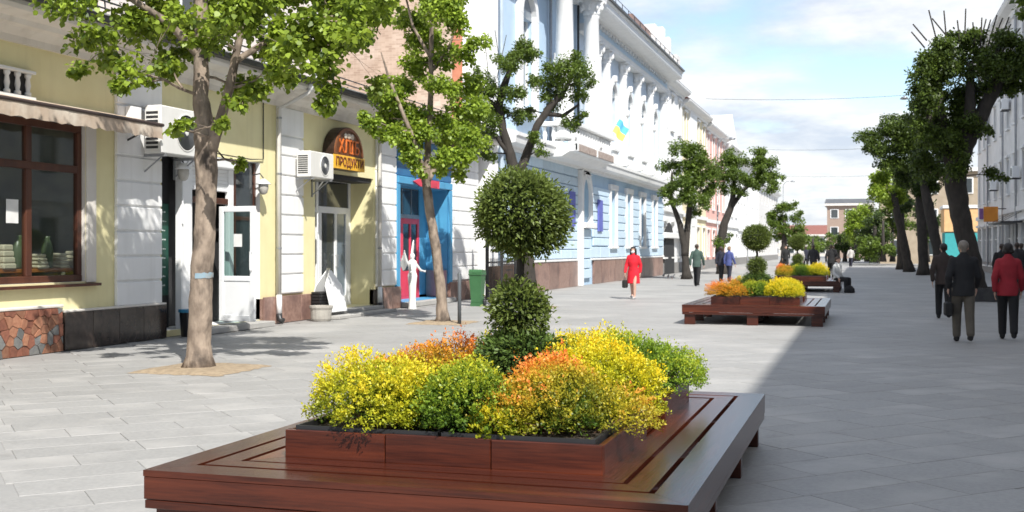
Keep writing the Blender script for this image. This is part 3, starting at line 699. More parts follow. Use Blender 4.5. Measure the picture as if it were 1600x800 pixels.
# the open leaf, hinged at the far jamb and swung out over the pavement
def glazed_leaf(name, w_, h, loc, rz, parent=None, lower=.78):
    t = thing(name, 'white glazed door standing open beside the near tree', 'door', loc, rz, local=True)
    fw = .11
    for b in ((0, fw, 0, h), (w_ - fw, w_, 0, h), (fw, w_ - fw, h - fw, h), (fw, w_ - fw, 0, .12), (fw, w_ - fw, lower, lower + .1)):
        box('stile', pvc, t, b[0], b[1], -.03, .03, b[2], b[3], c=.008)
    box('lower_panel', pvc, t, fw, w_ - fw, -.015, .015, .12, lower)
    for k in range(7): box('panel_board', pvc, t, fw + .004 + k * (w_ - 2 * fw) / 7, fw + (k + 1) * (w_ - 2 * fw) / 7 - .004, .015, .022, .125, lower - .005)
    box('pane', glass_mat('door_glass', (.7, .8, .78)), t, fw, w_ - fw, -.006, .006, lower + .1, h - fw)
    hd = MB().tube([(w_ - .06, .03, 1.0), (w_ - .06, .085, 1.0), (w_ - .06, .085, 1.35), (w_ - .06, .03, 1.35)], .014, 6); hd.build('handle', pvc, t)
    m = MB().tube([(w_ - .06, -.03, 1.0), (w_ - .06, -.085, 1.0), (w_ - .06, -.085, 1.35), (w_ - .06, -.03, 1.35)], .014, 6); m.build('handle', pvc, t)
    box('sticker', M('paper', (.82, .82, .8), .8), t, .35, .55, -.012, -.008, 1.45, 1.7)
    return t
dl = glazed_leaf('open_door', .86, 2.24, (FX + .06, 19.98, .2), R(-8))
# wall lanterns
def lantern(y, z, lb):
    t = thing('wall_lantern', lb, 'lantern', (FX, y, z), group='lanterns beside the shop entrance')
    MB().tube([(FX - .05, y, z + .35), (FX + .12, y, z + .38), (FX + .2, y, z + .28)], .014, 6).build('bracket', metal_dk, t)
    MB().lathe([(.02, .27), (.06, .25), (.15, .17), (.155, .155)], (FX + .2, y, z), 12).build('hood', pvc, t, smooth=True)
    MB().lathe([(.03, -.06), (.08, -.02), (.105, .08), (.10, .155)], (FX + .2, y, z), 12).build('globe', M('opal_glass', (.5, .48, .44), .15), t, smooth=True)
lantern(18.5, 2.92, 'white hooded wall lantern above the green chalkboard'); lantern(21.45, 2.8, 'white hooded wall lantern above the open white door')

# air conditioners
def aircon(y0, y1, z0, z1, lb, stains=False):
    t = thing('air_conditioner', lb, 'air conditioner', (FX, (y0 + y1) / 2, z0), group='air conditioner units on the shop row')
    x0, x1 = FX + .16, FX + .50
    cas = M('aircon_casing', (.76, .75, .72), .4, (.70, .69, .66), 3, streak=.2)
    box('casing', cas, t, x0, x1, y0, y1, z0, z1, c=.018)
    yc, zc, r_ = y0 + (y1 - y0) * .62, (z0 + z1) / 2, (z1 - z0) * .40
    MB().lathe([(r_, 0), (r_, .012), (r_ - .02, .012), (r_ - .02, .003)], (x1, yc, zc), 26, 'x').build('fan_ring', cas, t)
    MB().lathe([(r_ - .02, .0), (r_ - .02, .003)], (x1, yc, zc), 26, 'x').build('fan_well', M('fan_well', (.24, .24, .245), .6), t)
    for k in range(1, 9):
        rr = (r_ - .02) * k / 9
        MB().ring([(-.004, 0), (.004, 0), (.004, .008), (-.004, .008)], [(math.cos(a) * rr, math.sin(a) * rr, math.cos(a), math.sin(a)) for a in [2 * PI * i / 20 for i in range(20)]], True)
        mm = MB(); vs = []
        for i in range(22):
            a = 2 * PI * i / 22
            for dr, dx in ((-.004, .004), (.004, .004), (.004, .012), (-.004, .012)): vs.append((x1 + dx, yc + math.cos(a) * (rr + dr), zc + math.sin(a) * (rr + dr)))
        fs = [(i * 4 + j, ((i + 1) % 22) * 4 + j, ((i + 1) % 22) * 4 + (j + 1) % 4, i * 4 + (j + 1) % 4) for i in range(22) for j in range(4)]
        mm.add(vs, fs); mm.build('grille_wire', metal_gr, t)
    MB().lathe([(.05, .004), (.05, .016), (.01, .02)], (x1, yc, zc), 12, 'x').build('hub', cas, t)
    for k in range(9): box('side_fin', metal_dk, t, x0 + .04, x1 - .06, y0 - .004, y0 + .002, z0 + .08 + k * (z1 - z0 - .16) / 9, z0 + .08 + (k + .6) * (z1 - z0 - .16) / 9)
    for yb in (y0 + .12, y1 - .15):
        m = MB(); m.box(FX, x1 + .02, yb, yb + .04, z0 - .05, z0 - .004); m.tube([(FX + .01, yb + .02, z0 - .36), (x1 - .08, yb + .02, z0 - .05)], .014, 5); m.box(FX, FX + .03, yb, yb + .04, z0 - .4, z0 + .1)
        m.build('bracket', metal_gr, t)
    MB().tube([(x0 + .1, y1, z0 + .12), (x0 + .1, y1 + .07, z0 + .05), (FX + .04, y1 + .1, z0 - .2), (FX + .04, y1 + .1, z0 - 1.2)], .016, 6).build('pipe', pvc, t)
aircon(17.35, 18.62, 3.28, 4.12, 'large white air conditioner unit beside the awning end')
aircon(22.98, 24.15, 3.20, 3.78, 'small white air conditioner unit left of the arched bread sign')
jb = box('junction_box', pvc, None, FX + .08, FX + .2, 16.92, 17.22, 3.72, 4.06, c=.01); tag(jb, 'small white junction box between the awning and the large air conditioner', 'junction box')

# rain pipes with hopper elbows
def downpipe(y, lb, zb=.1):
    t = thing('rain_pipe', lb, 'drainpipe', (FX, y, 0), group='rain pipes of the shop row')
    MB().tube([(FX + .74, y + .35, 5.16), (FX + .70, y + .33, 4.98), (FX + .17, y, 4.62), (FX + .17, y, .5)], .05, 10).build('pipe', M('pipe_grey', (.62, .60, .56), .5), t, smooth=True)
    MB().tube([(FX + .17, y, .62), (FX + .17, y, zb + .1)], .062, 10).build('lower_pipe', pvc, t, smooth=True)
    MB().tube([(FX + .17, y, zb + .12), (FX + .18, y, zb), (FX + .27, y, zb - .04)], .066, 10).build('shoe', metal_dk, t, smooth=True)
    for z in (1.6, 3.2, 4.4): MB().lathe([(.058, 0), (.058, .04)], (FX + .17, y, z), 10).build('clamp', metal_gr, t)
    MB().lathe([(.03, 0), (.065, .1), (.075, .2)], (FX + .74, y + .35, 5.0), 10).build('funnel', pvc, t, smooth=True)
downpipe(22.18, 'white rain pipe between the open door and the small air conditioner'); downpipe(27.55, 'white rain pipe between the bread shop and the blue shopfront')
MB().tube([(FX + .03, 21.75, 4.72), (FX + .03, 21.75, 3.5), (FX + .04, 21.2, 3.46), (FX + .05, 18.2, 3.5)], .013, 5).build('cable', metal_dk, shop)

# bread shop entrance
d2 = box('door_unit', pvc, shop, FX - .70, FX - .62, 24.2, 27.5, .16, .24)
dx0, dx1 = FX - .69, FX - .63
for (a, b, c_, d) in ((24.2, 24.3, .24, 3.4), (25.52, 25.64, .24, 3.4), (27.38, 27.49, .24, 3.4), (24.3, 25.52, 2.5, 2.62), (25.64, 27.38, 2.5, 2.66), (24.3, 27.38, 3.3, 3.41), (25.64, 25.82, .24, 2.5), (26.56, 26.68, .24, 2.5), (27.2, 27.38, .24, 2.5), (25.82, 27.2, .24, .42), (24.3, 25.52, .24, .9)):
    box('frame', pvc, d2, dx0, dx1, a, b, c_, d, c=.008)
for (a, b, c_, d, mt) in ((24.3, 25.52, 2.62, 3.3, glass_dk), (25.64, 27.38, 2.66, 3.3, glass_dk), (24.3, 25.52, .9, 2.5, glass_dk), (25.82, 26.56, .42, 2.5, glass_dk), (26.68, 27.2, .42, 2.5, glass_pale)):
    box('pane', mt, d2, dx0 + .02, dx0 + .03, a, b, c_, d)
box('poster', M('red_poster', (.6, .04, .03), .5, (.75, .4, .3), 5), d2, dx1, dx1 + .004, 24.45, 24.9, 1.5, 2.1); box('poster', M('paper', (.82, .82, .8), .8), d2, dx1, dx1 + .004, 24.5, 24.85, 2.14, 2.4)
MB().tube([(dx1, 26.6, 1.15), (dx1 + .06, 26.6, 1.15), (dx1 + .06, 26.6, 1.45), (dx1, 26.6, 1.45)], .014, 6).build('handle', metal_gr, d2)
box('door_lintel', dark_in, shop, FX - .6, FX - .05, 24.22, 27.48, 3.30, 3.415)
stepm = M('step_stone', (.42, .41, .39), .8, bump=.2)
box('entrance_step', stepm, shop, FX - .68, FX + .75, 23.95, 27.3, 0, .075, c=.01); box('entrance_step', stepm, shop, FX - .68, FX + .38, 24.15, 27.3, .077, .155, c=.01)

# arched bread sign
sg = thing('bread_sign', 'arched brown bread sign with a yellow groceries strip', 'sign', (FX, 25.75, 3.4))
sx = FX + .30; ya, yb = 24.55, 26.2; ym = (ya + yb) / 2; hw = (yb - ya) / 2
def arch(hw_, z0, zs, zr, n=18): return [(ym - hw_, z0), (ym + hw_, z0), (ym + hw_, zs)] + [(ym + hw_ * math.cos(PI * k / n), zs + zr * math.sin(PI * k / n)) for k in range(1, n)] + [(ym - hw_, zs)]
MB().prism(arch(hw, 3.5, 3.85, .68), FX + .02, sx, 'x').build('case', M('sign_case', (.035, .018, .012), .4), sg)
MB().prism(arch(hw - .09, 3.83, 3.86, .57), sx, sx + .012, 'x').build('panel', M('sign_brown', (.10, .032, .012), .35, (.16, .06, .02), 2), sg)
m = MB(); n = 18
o_ = [(ym + (hw - .02) * math.cos(PI * k / n), 3.85 + .66 * math.sin(PI * k / n)) for k in range(n + 1)]; i_ = [(ym + (hw - .09) * math.cos(PI * k / n), 3.85 + .59 * math.sin(PI * k / n)) for k in range(n + 1)]
for k in range(n): m.prism([o_[k], o_[k + 1], i_[k + 1], i_[k]], sx, sx + .03, 'x')
m.build('rim', M('sign_rim', (.22, .08, .03), .35), sg)
box('strip', M('sign_yellow', (.85, .48, .05), .4, (.8, .42, .03), 4), sg, sx, sx + .035, ya - .04, yb + .04, 3.5, 3.83, c=.008)
text('lettering', 'ХЛІБ', .46, M('letter_orange', (.72, .17, .03), .4), sg, (sx + .022, ym, 4.03), FACE_E, .01, 1.14)
text('lettering', 'ПРОДУКТИ', .29, M('letter_brown', (.16, .04, .02), .4), sg, (sx + .045, ym, 3.665), FACE_E, .008, 1.52)
m = MB()
for k, (dy, rr) in enumerate(((-.18, .09), (0, .11), (.18, .09))): m.ball((sx + .015, ym + dy, 4.31), .02, rr, .07, 12, 8)
m.build('bread_picture', M('bread_picture', (.55, .42, .3), .5, (.8, .75, .65), 4), sg, smooth=True)

# blue shopfront with the red door
box('fascia', blue_deep, shop, FX + .002, FX + .05, 29.0, 33.28, 3.62, 4.68, c=.01)
box('fascia_band', blue_vivid, shop, FX + .002, FX + .09, 29.0, 33.28, 3.40, 3.60, c=.012)
for (a, b) in ((28.96, 29.18), (33.07, 33.32)): box('shop_pilaster', blue_vivid, shop, FX + .002, FX + .07, a, b, .16, 3.39, c=.01)
rd = box('red_door', pinkred, shop, FX - .74, FX - .68, 29.2, 33.05, .14, .22)
rx0, rx1 = FX - .73, FX - .68
for (a, b, c_, d) in ((29.75, 29.9, .22, 2.5), (31.0, 31.18, .22, 2.5), (32.3, 32.45, .22, 2.5), (29.9, 31.0, 2.34, 2.5), (31.18, 32.3, 2.34, 2.5), (29.9, 31.0, .22, .95), (31.18, 32.3, .22, .95), (30.4, 30.5, .95, 2.34), (31.7, 31.8, .95, 2.34), (29.9, 30.4, 1.6, 1.68), (30.5, 31.0, 1.6, 1.68)):
    box('door_rail', pinkred, rd, rx0, rx1, a, b, c_, d, c=.008)
for (a, b) in ((29.9, 30.4), (30.5, 31.0), (31.18, 31.7), (31.8, 32.3)): box('pane', glass_dk, rd, rx0 + .01, rx0 + .02, a, b, .95, 2.34)
box('pane', glass_dk, rd, rx0 + .01, rx0 + .02, 29.75, 32.45, 2.62, 3.36)
for (a, b, c_, d) in ((29.2, 29.75, .14, 3.38), (32.45, 33.05, .14, 3.38)): box('side_panel', blue_vivid, rd, rx0, rx1, a, b, c_, d)
for (c_, d) in ((2.5, 2.62),): box('door_rail', metal_gr, rd, rx0, rx1, 29.75, 32.45, c_, d)
for yq in (30.35, 31.15, 31.85): box('glazing_bar', metal_gr, rd, rx0 + .02, rx0 + .035, yq, yq + .04, 2.62, 3.36)
MB().tube([(rx1, 31.08, 1.1), (rx1 + .06, 31.08, 1.1), (rx1 + .06, 31.08, 1.4), (rx1, 31.08, 1.4)], .014, 6).build('handle', metal_gr, rd)
box('reveal_base', metal_gr, shop, FX - .66, FX + .0, 32.96, 33.04, .16, .95); box('notice_plate', pvc, shop, FX - .5, FX - .2, 33.02, 33.04, 1.5, 1.75)
box('entrance_step', stepm, shop, FX - .75, FX + .3, 29.2, 33.05, 0, .13, c=.01)
fs_ = thing('framed_shop_sign', 'white framed sign on the dark blue fascia above the red door', 'sign', (FX, 30.6, 3.9))
box('board', M('cream_board', (.72, .74, .72), .5, (.5, .55, .58), 5), fs_, FX + .052, FX + .09, 29.9, 32.1, 4.0, 4.45, c=.008)
for (a, b, c_, d) in ((30.1, 30.5, 4.12, 4.32), (30.6, 31.0, 4.12, 4.32), (31.1, 31.5, 4.12, 4.32)): box('print', M('print_blue', (.1, .25, .4), .5), fs_, FX + .09, FX + .094, a, b, c_, d)
ar = MB().prism([(30.0, 3.50), (30.5, 3.60), (32.0, 3.60), (32.0, 3.38), (30.5, 3.38)], FX + .095, FX + .14, 'x').build('arrow_sign', pinkred, None)
tag(ar, 'red pointed arrow board hanging over the blue shopfront doorway', 'sign')

# ---------------------------------------------------------------- tall house behind the shop roof
bk = thing('pale_house', 'tall pale plastered house rising behind the shop row roof', 'building', (-16.6, 20, 0))
brick = M('pale_brick', (.56, .43, .34), .85, (.48, .36, .28), 2.2, bump=.15, streak=.3, c3=(.62, .51, .43), n3=.5)
nb_ = brick.node_tree; 
_bt = nb_.nodes.new('ShaderNodeTexBrick'); _tc = nb_.nodes.new('ShaderNodeTexCoord'); _mp = nb_.nodes.new('ShaderNodeMapping')
_sx = nb_.nodes.new('ShaderNodeSeparateXYZ'); _cx = nb_.nodes.new('ShaderNodeCombineXYZ'); _ad = nb_.nodes.new('ShaderNodeMath')
nb_.links.new(_tc.outputs['Object'], _sx.inputs[0]); nb_.links.new(_sx.outputs[0], _ad.inputs[0]); nb_.links.new(_sx.outputs[1], _ad.inputs[1])
nb_.links.new(_ad.outputs[0], _cx.inputs[0]); nb_.links.new(_sx.outputs[2], _cx.inputs[1]); nb_.links.new(_cx.outputs[0], _bt.inputs['Vector'])
_bt.inputs['Scale'].default_value = 1; _bt.inputs['Brick Width'].default_value = .26; _bt.inputs['Row Height'].default_value = .075; _bt.inputs['Mortar Size'].default_value = .01
_bt.inputs['Color1'].default_value = (1, 1, 1, 1); _bt.inputs['Color2'].default_value = (.72, .68, .66, 1); _bt.inputs['Mortar'].default_value = (.95, .95, .95, 1)
_bs = nb_.nodes['Principled BSDF']; _src = _bs.inputs['Base Color'].links[0].from_socket
_mm = nb_.nodes.new('ShaderNodeMix'); _mm.data_type = 'RGBA'; _mm.blend_type = 'MULTIPLY'; _mm.inputs[0].default_value = 1
nb_.links.new(_src, _mm.inputs[6]); nb_.links.new(_bt.outputs[0], _mm.inputs[7]); nb_.links.new(_mm.outputs[2], _bs.inputs['Base Color'])
BX = -16.6
opsw = [(y, y + 1.4, z, z + 2.1) for y in (9, 13, 17, 21, 25, 29.4) for z in (6.9, 11)]
wall_mesh(BX, 6, 33.0, 0, 16.5, opsw, .25).build('wall', M('pink_white_plaster', (.74, .68, .64), .8, (.66, .58, .53), 1.5, streak=.3), bk, fix=False)
box('corner_strip', trim_w, bk, BX - .2, BX + .1, 32.7, 33.35, 0, 16.5)
for (a, b, c_, d) in opsw:
    f_ = box('window', trim_w, bk, BX - .2, BX - .12, a, b, c_, c_ + .08)
    box('pane', glass_dk, f_, BX - .18, BX - .165, a, b, c_ + .08, d)
    box('frame', trim_w, f_, BX - .19, BX - .13, (a + b) / 2 - .04, (a + b) / 2 + .04, c_ + .08, d); box('frame', trim_w, f_, BX - .19, BX - .13, a, b, c_ + (d - c_) * .68, c_ + (d - c_) * .68 + .07)
    box('sill', trim_w, f_, BX - .05, BX + .1, a - .08, b + .08, c_ - .07, c_ - .005)
    box('surround', trim_w, f_, BX + .002, BX + .06, a - .15, b + .15, d + .005, d + .2)
m = MB(); m.add([(BX, 33.3, 0), (BX - 8, 33.3, 0), (BX - 8, 33.3, 16.5), (BX, 33.3, 16.5)], [(0, 1, 2, 3)]); m.build('side_wall', white, bk, fix=False)
m = MB(); m.box(BX - 8, BX + .5, 5.8, 33.6, 16.5, 16.8); m.build('eaves', cornice_m, bk)
m = MB(); m.prism([(BX - 8, 16.8), (BX + .5, 16.8), (BX - 3.8, 19)], 5.8, 33.6, 'y'); m.build('roof', rooft, bk)
# ---------------------------------------------------------------- pale blue and white palace along the left side
BF = -11.85; BY0, BY1 = 36.0, 70.0
bb = thing('blue_palace', 'long pale blue and white building with a columned balcony and deep cornice', 'building', (BF, 53, 0))
WY = [55.3, 59.2, 63.0, 66.8]
upw = M('pale_white_blue', (.60, .68, .76), .7, (.55, .64, .73), 2, streak=.15)
lbl = M('pale_blue_light', (.48, .61, .75), .7, (.44, .58, .72), 2, streak=.15)
gops = [(y - .62, y + .62, 1.75, 4.35) for y in WY]; uops = [(y - .62, y + .62, 6.6, 9.0) for y in WY]
wall_mesh(BF, 36.9, BY1, 0, 5.1, gops, .3).build('wall', blue_pale, bb, fix=False)
wall_mesh(BF, 48.6, BY1, 5.1, 12.2, uops, .3).build('wall', upw, bb, fix=False)
wall_mesh(BF, 36.9, 48.6, 5.1, 12.6, [(39.35, 41.05, 6.8, 10.0)], .3).build('wall', lbl, bb, fix=False)
box('white_bay', white, bb, BF - .5, BF + .05, BY0, 36.9, 0, 13.5)
# unplastered brick end wall above the shop roof
box('brick_end_wall', brick, bb, -30, -13.12, BY0 + .02, BY0 + .4, 0, 15.5)
box('brick_edge', M('orange_brick', (.55, .22, .13), .8, (.45, .17, .1), 6, bump=.2), bb, -13.12, -12.76, BY0 + .01, BY0 + .4, 0, 15.5)
box('white_bay', white, bb, -12.755, BF - .5, BY0, BY0 + .5, 0, 13.5)
MB().tube([(BF + .14, 36.98, 12.6), (BF + .14, 36.98, .3)], .07, 8).build('rain_pipe', M('blue_grey_pipe', (.42, .5, .58), .5), bb)
MB().tube([(BF + .12, 43.4, 12.4), (BF + .12, 43.4, 5.8)], .06, 8).build('rain_pipe', metal_gr, bb); MB().tube([(BF + .12, 47.9, 12), (BF + .12, 47.9, 5.8)], .05, 8).build('rain_pipe', metal_dk, bb)
# plinth panels
yy = 37.1
while yy < 69.5:
    b_ = min(yy + 1.55, BY1)
    if not (47.9 < (yy + b_) / 2 < 50.4): box('plinth_panel', granite_red, bb, BF, BF + .10, yy, b_ - .015, 0, 1.08, c=.012)
    yy += 1.55
for (a, b) in ((37.1, 47.95), (50.45, BY1)): box('plinth_cap', trim_w, bb, BF, BF + .13, a, b, 1.085, 1.17, c=.012)
# rusticated blocks
edges = [50.9] + [v for y in WY for v in (y - .85, y + .85)] + [BY1]
for k in range(0, len(edges), 2):
    a, b = edges[k], edges[k + 1]
    for j in range(7): box('stone_block', blue_block, bb, BF + .002, BF + .09, a + (.0 if j % 2 else .09), b - (.0 if j % 2 else .09), 1.72 + j * .39 + .02, 1.72 + (j + 1) * .39 - .02, c=.02)
for k in range(10):
    a = 50.5 + k * 1.95; box('stone_block', blue_block, bb, BF + .002, BF + .07, a + .02, a + 1.93, 1.2, 1.68, c=.02)
for j in range(10):
    for i in range(7):
        a = 37.15 + i * 1.6 + (.5 if j % 2 else 0); b = min(a + 1.57, 48.0)
        if b - a > .2: box('stone_block', blue_block, bb, BF + .002, BF + .09, a, b, 1.2 + j * .385, 1.2 + (j + 1) * .385 - .035, c=.02)
def arch_poly(yc, hw, z0, zs, n=12): return [(yc - hw, z0), (yc + hw, z0), (yc + hw, zs)] + [(yc + hw * math.cos(PI * k / n), zs + hw * math.sin(PI * k / n)) for k in range(1, n)] + [(yc - hw, zs)]
def arch_ring(yc, r0, r1, zs, n=14): return [[(yc + r * math.cos(PI * k / n), zs + r * math.sin(PI * k / n)) for r in (r0, r1)] for k in range(n + 1)]
def arch_trim(name, yc, r0, r1, zs, x0, x1, parent, mat=None):
    m = MB(); rg_ = arch_ring(yc, r0, r1, zs)
    for k in range(14): m.prism([rg_[k][0], rg_[k][1], rg_[k + 1][1], rg_[k + 1][0]], x0, x1, 'x')
    return m.build(name, mat or trim_w, parent)
for y in WY:
    wd = box('window', trim_w, bb, BF - .25, BF - .15, y - .62, y + .62, 1.75, 1.85)
    box('pane', glass_pale, wd, BF - .22, BF - .2, y - .62, y + .62, 1.85, 4.35)
    for q in (y - .58, y, y + .54): box('frame', trim_w, wd, BF - .2, BF - .14, q - .02, q + .05, 1.85, 4.35)
    box('frame', trim_w, wd, BF - .2, BF - .14, y - .6, y + .6, 3.3, 3.38)
    for s_ in (-1, 1): box('surround', trim_w, wd, BF + .002, BF + .14, y + s_ * .62, y + s_ * .84, 1.7, 4.45, c=.015)
    box('surround', trim_w, wd, BF + .002, BF + .17, y - .9, y + .9, 4.46, 4.72, c=.02)
    box('sill', trim_w, wd, BF + .002, BF + .2, y - .85, y + .85, 1.6, 1.72, c=.015)
    wu = box('window', trim_w, bb, BF - .25, BF - .15, y - .62, y + .62, 6.6, 6.7)
    box('pane', glass_pale, wu, BF - .22, BF - .2, y - .62, y + .62, 6.7, 9.0)
    MB().prism([(y + .62 * math.cos(PI * k / 12), 9.0 + .62 * math.sin(PI * k / 12)) for k in range(13)], BF + .003, BF + .02, 'x').build('fanlight', glass_pale, wu)
    box('frame', trim_w, wu, BF - .2, BF - .12, y - .04, y + .04, 6.7, 9.0); box('frame', trim_w, wu, BF - .2, BF - .12, y - .6, y + .6, 8.3, 8.4)
    for s_ in (-1, 1): box('surround', trim_w, wu, BF + .002, BF + .16, y + s_ * .62, y + s_ * .82, 6.5, 9.0, c=.015)
    arch_trim('arch_moulding', y, .62, .84, 9.0, BF + .002, BF + .16, wu)
    box('keystone', trim_w, wu, BF + .002, BF + .26, y - .12, y + .12, 9.75, 10.05, c=.02)
    box('sill', trim_w, wu, BF + .002, BF + .28, y - .85, y + .85, 6.36, 6.5, c=.015)
    for k in range(5): MB().lathe([(.07, 0), (.04, .08), (.07, .3), (.04, .52), (.07, .6)], (BF + .16, y - .6 + k * .3, 5.76), 8).build('baluster', trim_w, wu, smooth=True)
def column(x, y, r_, z0, z1):
    c_ = MB().lathe([(r_ * 1.3, 0), (r_ * 1.3, .18), (r_ * 1.05, .3), (r_, .36), (r_ * .98, (z1 - z0) * .5), (r_ * .86, z1 - z0 - .75), (r_ * .95, z1 - z0 - .7), (r_ * .9, z1 - z0 - .62)], (x, y, z0), 18).build('column', trim_w, bb, smooth=True)
    MB().lathe([(r_ * .88, 0), (r_ * 1.05, .15), (r_ * .98, .2), (r_ * 1.25, .42), (r_ * 1.2, .46), (r_ * 1.5, .6)], (x, y, z1 - .66), 16).build('capital', trim_w, c_, smooth=True)
    for k in range(8):
        a = 2 * PI * k / 8; MB().ball((x + math.cos(a) * r_ * 1.2, y + math.sin(a) * r_ * 1.2, z1 - .3), .09, .09, .16, 6, 4).build('capital_leaf', trim_w, c_, smooth=True)
    box('abacus', trim_w, c_, x - r_ * 1.45, x + r_ * 1.45, y - r_ * 1.45, y + r_ * 1.45, z1 - .07, z1)
for y in (51.4, 53.35, 57.25, 61.1, 64.9, 69.3): column(BF + .12, y, .27, 5.75, 10.95)
for y in (42.55, 47.05): column(-10.95, y, .36, 5.75, 11.95)
for y in (57.25, 61.1, 64.9): MB().lathe([(.2, 0), (.2, .42), (.14, .48)], (BF, y, 8.4), 12, 'x').build('roundel', trim_w, bb, smooth=True)
# entablature, blue frieze and roof cornice of the long front
ppt = [(BF, 48.2, 1, 0), (BF, BY1 + 9, 1, 0)]
def run(name, prof, mat, y0=48.2, y1=BY1): return MB().ring(prof, [(BF, y0, 1, 0), (BF, y1, 1, 0)]).build(name, mat, bb)
run('architrave', [(0, 10.97), (.42, 10.97), (.48, 11.12), (.36, 11.14), (.36, 11.3), (0, 11.3)], trim_w)
run('frieze', [(0, 11.3), (.30, 11.302), (.30, 11.72), (0, 11.72)], blue_block)
run('roof_cornice', [(0, 11.72), (.42, 11.722), (.5, 11.8), (1.15, 11.9), (1.2, 12.0), (1.2, 12.2), (1.28, 12.26), (1.28, 12.34), (0, 12.4)], trim_w)
run('gutter', [(1.26, 12.33), (1.38, 12.34), (1.38, 12.42), (1.2, 12.46)], metal_dk)
for k in range(30): box('dentil', trim_w, bb, BF + .3, BF + .42, 48.9 + k * .69, 49.2 + k * .69, 11.56, 11.715)
# portico over the balcony columns
MB().ring([(0, 11.96), (.45, 11.96), (.5, 12.3), (.42, 12.34), (.42, 12.9), (1.0, 13.1), (1.05, 13.4), (0, 13.5)], [(BF + .95, 41.6, 1, 0), (BF + .95, 47.7, 1, 0)]).build('portico_entablature', trim_w, bb)
box('portico_soffit', trim_w, bb, BF, BF + .949, 41.6, 47.7, 12.0, 12.9)
m = MB(); m.add([(BF + 1.25, 36, 12.45), (BF + 1.25, BY1, 12.45), (BF - 3.5, BY1, 14.3), (BF - 3.5, 36, 14.3)], [(0, 1, 2, 3)]); m.build('roof', M('brown_roof', (.16, .09, .08), .6, (.22, .13, .11), 2), bb)
for k in range(15): MB().tube([(BF + 1.0, 48.6 + k * 1.5, 12.5), (BF + .97, 48.6 + k * 1.5, 13.05)], .02, 5).build('rail_post', metal_dk, bb)
for z in (12.8, 13.03): MB().tube([(BF + .98, 48.3, z), (BF + .98, BY1, z)], .016, 5).build('roof_rail', metal_dk, bb)
for (a, b, h_) in ((62.5, 63.1, 13.9), (65, 65.7, 14.2), (67.2, 67.8, 14.0)): box('parapet_pier', trim_w, bb, BF - .2, BF + .9, a, b, 12.5, h_, c=.03)
box('parapet', M('brown_parapet', (.30, .20, .17), .7), bb, BF - .1, BF + .6, 57.5, 62.5, 12.5, 13.5)
run('string_course', [(0, 5.0), (.25, 5.02), (.3, 5.14), (.62, 5.2), (.66, 5.42), (.7, 5.44), (.7, 5.56), (0, 5.74)], trim_w, 37.0, BY1)
# corner pilaster, niche, balcony
box('front_pilaster', trim_w, bb, BF, BF + .28, 48.0, 48.32, 0, 5.0, c=.02)
nc = MB().prism(arch_poly(49.4, .72, 3.0, 4.0), BF + .004, BF + .05, 'x').build('niche', M('niche_blue', (.30, .46, .60), .7), bb)
arch_trim('niche_surround', 49.4, .72, 1.0, 4.0, BF + .004, BF + .2, nc)
for s_ in (-1, 1): box('niche_surround', trim_w, nc, BF + .004, BF + .2, 49.4 + s_ * .72, 49.4 + s_ * 1.0, 2.75, 4.0)
MB().prism([(48.5, 4.86), (50.3, 4.86), (49.4, 5.0)], BF + .004, BF + .2, 'x').build('niche_cap', trim_w, nc)
box('niche_sill', trim_w, nc, BF + .004, BF + .35, 48.3, 50.5, 2.5, 2.74, c=.02)
for j in range(5):
    box('stone_block', blue_block, bb, BF + .004, BF + .12, 48.4, 50.4, .3 + j * .44, .3 + j * .44 + .4, c=.02)
MB().ring([(0, 5.06), (.9, 5.1), (1.2, 5.28), (1.42, 5.3), (1.42, 5.52), (0, 5.76)], [(BF, 42.1, 1, 0), (BF, 49.1, 1, 0)]).build('balcony_slab', trim_w, bb)
lp = M('brown_lettered_panel', (.30, .22, .19), .6, (.45, .38, .33), 9)
box('balcony_panel', lp, bb, BF + 1.425, BF + 1.48, 42.2, 49.0, 5.32, 5.58)
for k in range(3): box('panel_post', trim_w, bb, BF + 1.425, BF + 1.5, 42.2 + k * 3.3, 42.4 + k * 3.3, 5.3, 5.62)
box('balcony_parapet', trim_w, bb, BF + 1.15, BF + 1.4, 42.1, 49.1, 5.54, 5.66)
for k in range(16): MB().lathe([(.09, 0), (.06, .08), (.1, .25), (.05, .5), (.09, .58)], (BF + 1.27, 42.35 + k * .43, 5.67), 8).build('baluster', trim_w, bb, smooth=True)
for k in range(3): MB().lathe([(.09, 0), (.06, .08), (.1, .25), (.05, .5), (.09, .58)], (BF + .2 + k * .35, 42.25, 5.67), 8).build('baluster', trim_w, bb, smooth=True)
box('balcony_rail', trim_w, bb, BF + 1.1, BF + 1.45, 42.05, 49.15, 6.26, 6.42, c=.02); box('balcony_rail', trim_w, bb, BF, BF + 1.09, 42.05, 42.4, 6.26, 6.42, c=.02)
bnm = M('violet_banner', (.10, .12, .42), .6, (.14, .16, .5), 4)
for (b_, lb) in (((BF + .1, BF + .16, 46.4, 47.3, 2.55, 4.0), 'violet blue plate left of the niche on the blue building'), ((BF + .1, BF + .16, 51.7, 52.6, 2.4, 3.85), 'violet blue plate right of the niche on the blue building')):
    o = box('banner', bnm, None, *b_, c=.01); tag(o, lb, 'banner', 'plates on the blue building')
sw_ = box('balcony_window', trim_w, bb, BF - .25, BF - .15, 39.35, 41.05, 6.8, 6.9)
box('pane', glass_pale, sw_, BF - .22, BF - .2, 39.35, 41.05, 6.9, 10.0)
MB().prism([(40.2 + .85 * math.cos(PI * k / 12), 10.0 + .85 * math.sin(PI * k / 12)) for k in range(13)], BF + .003, BF + .02, 'x').build('fanlight', glass_pale, sw_)
arch_trim('arch_moulding', 40.2, .85, 1.2, 10.0, BF + .002, BF + .22, sw_)
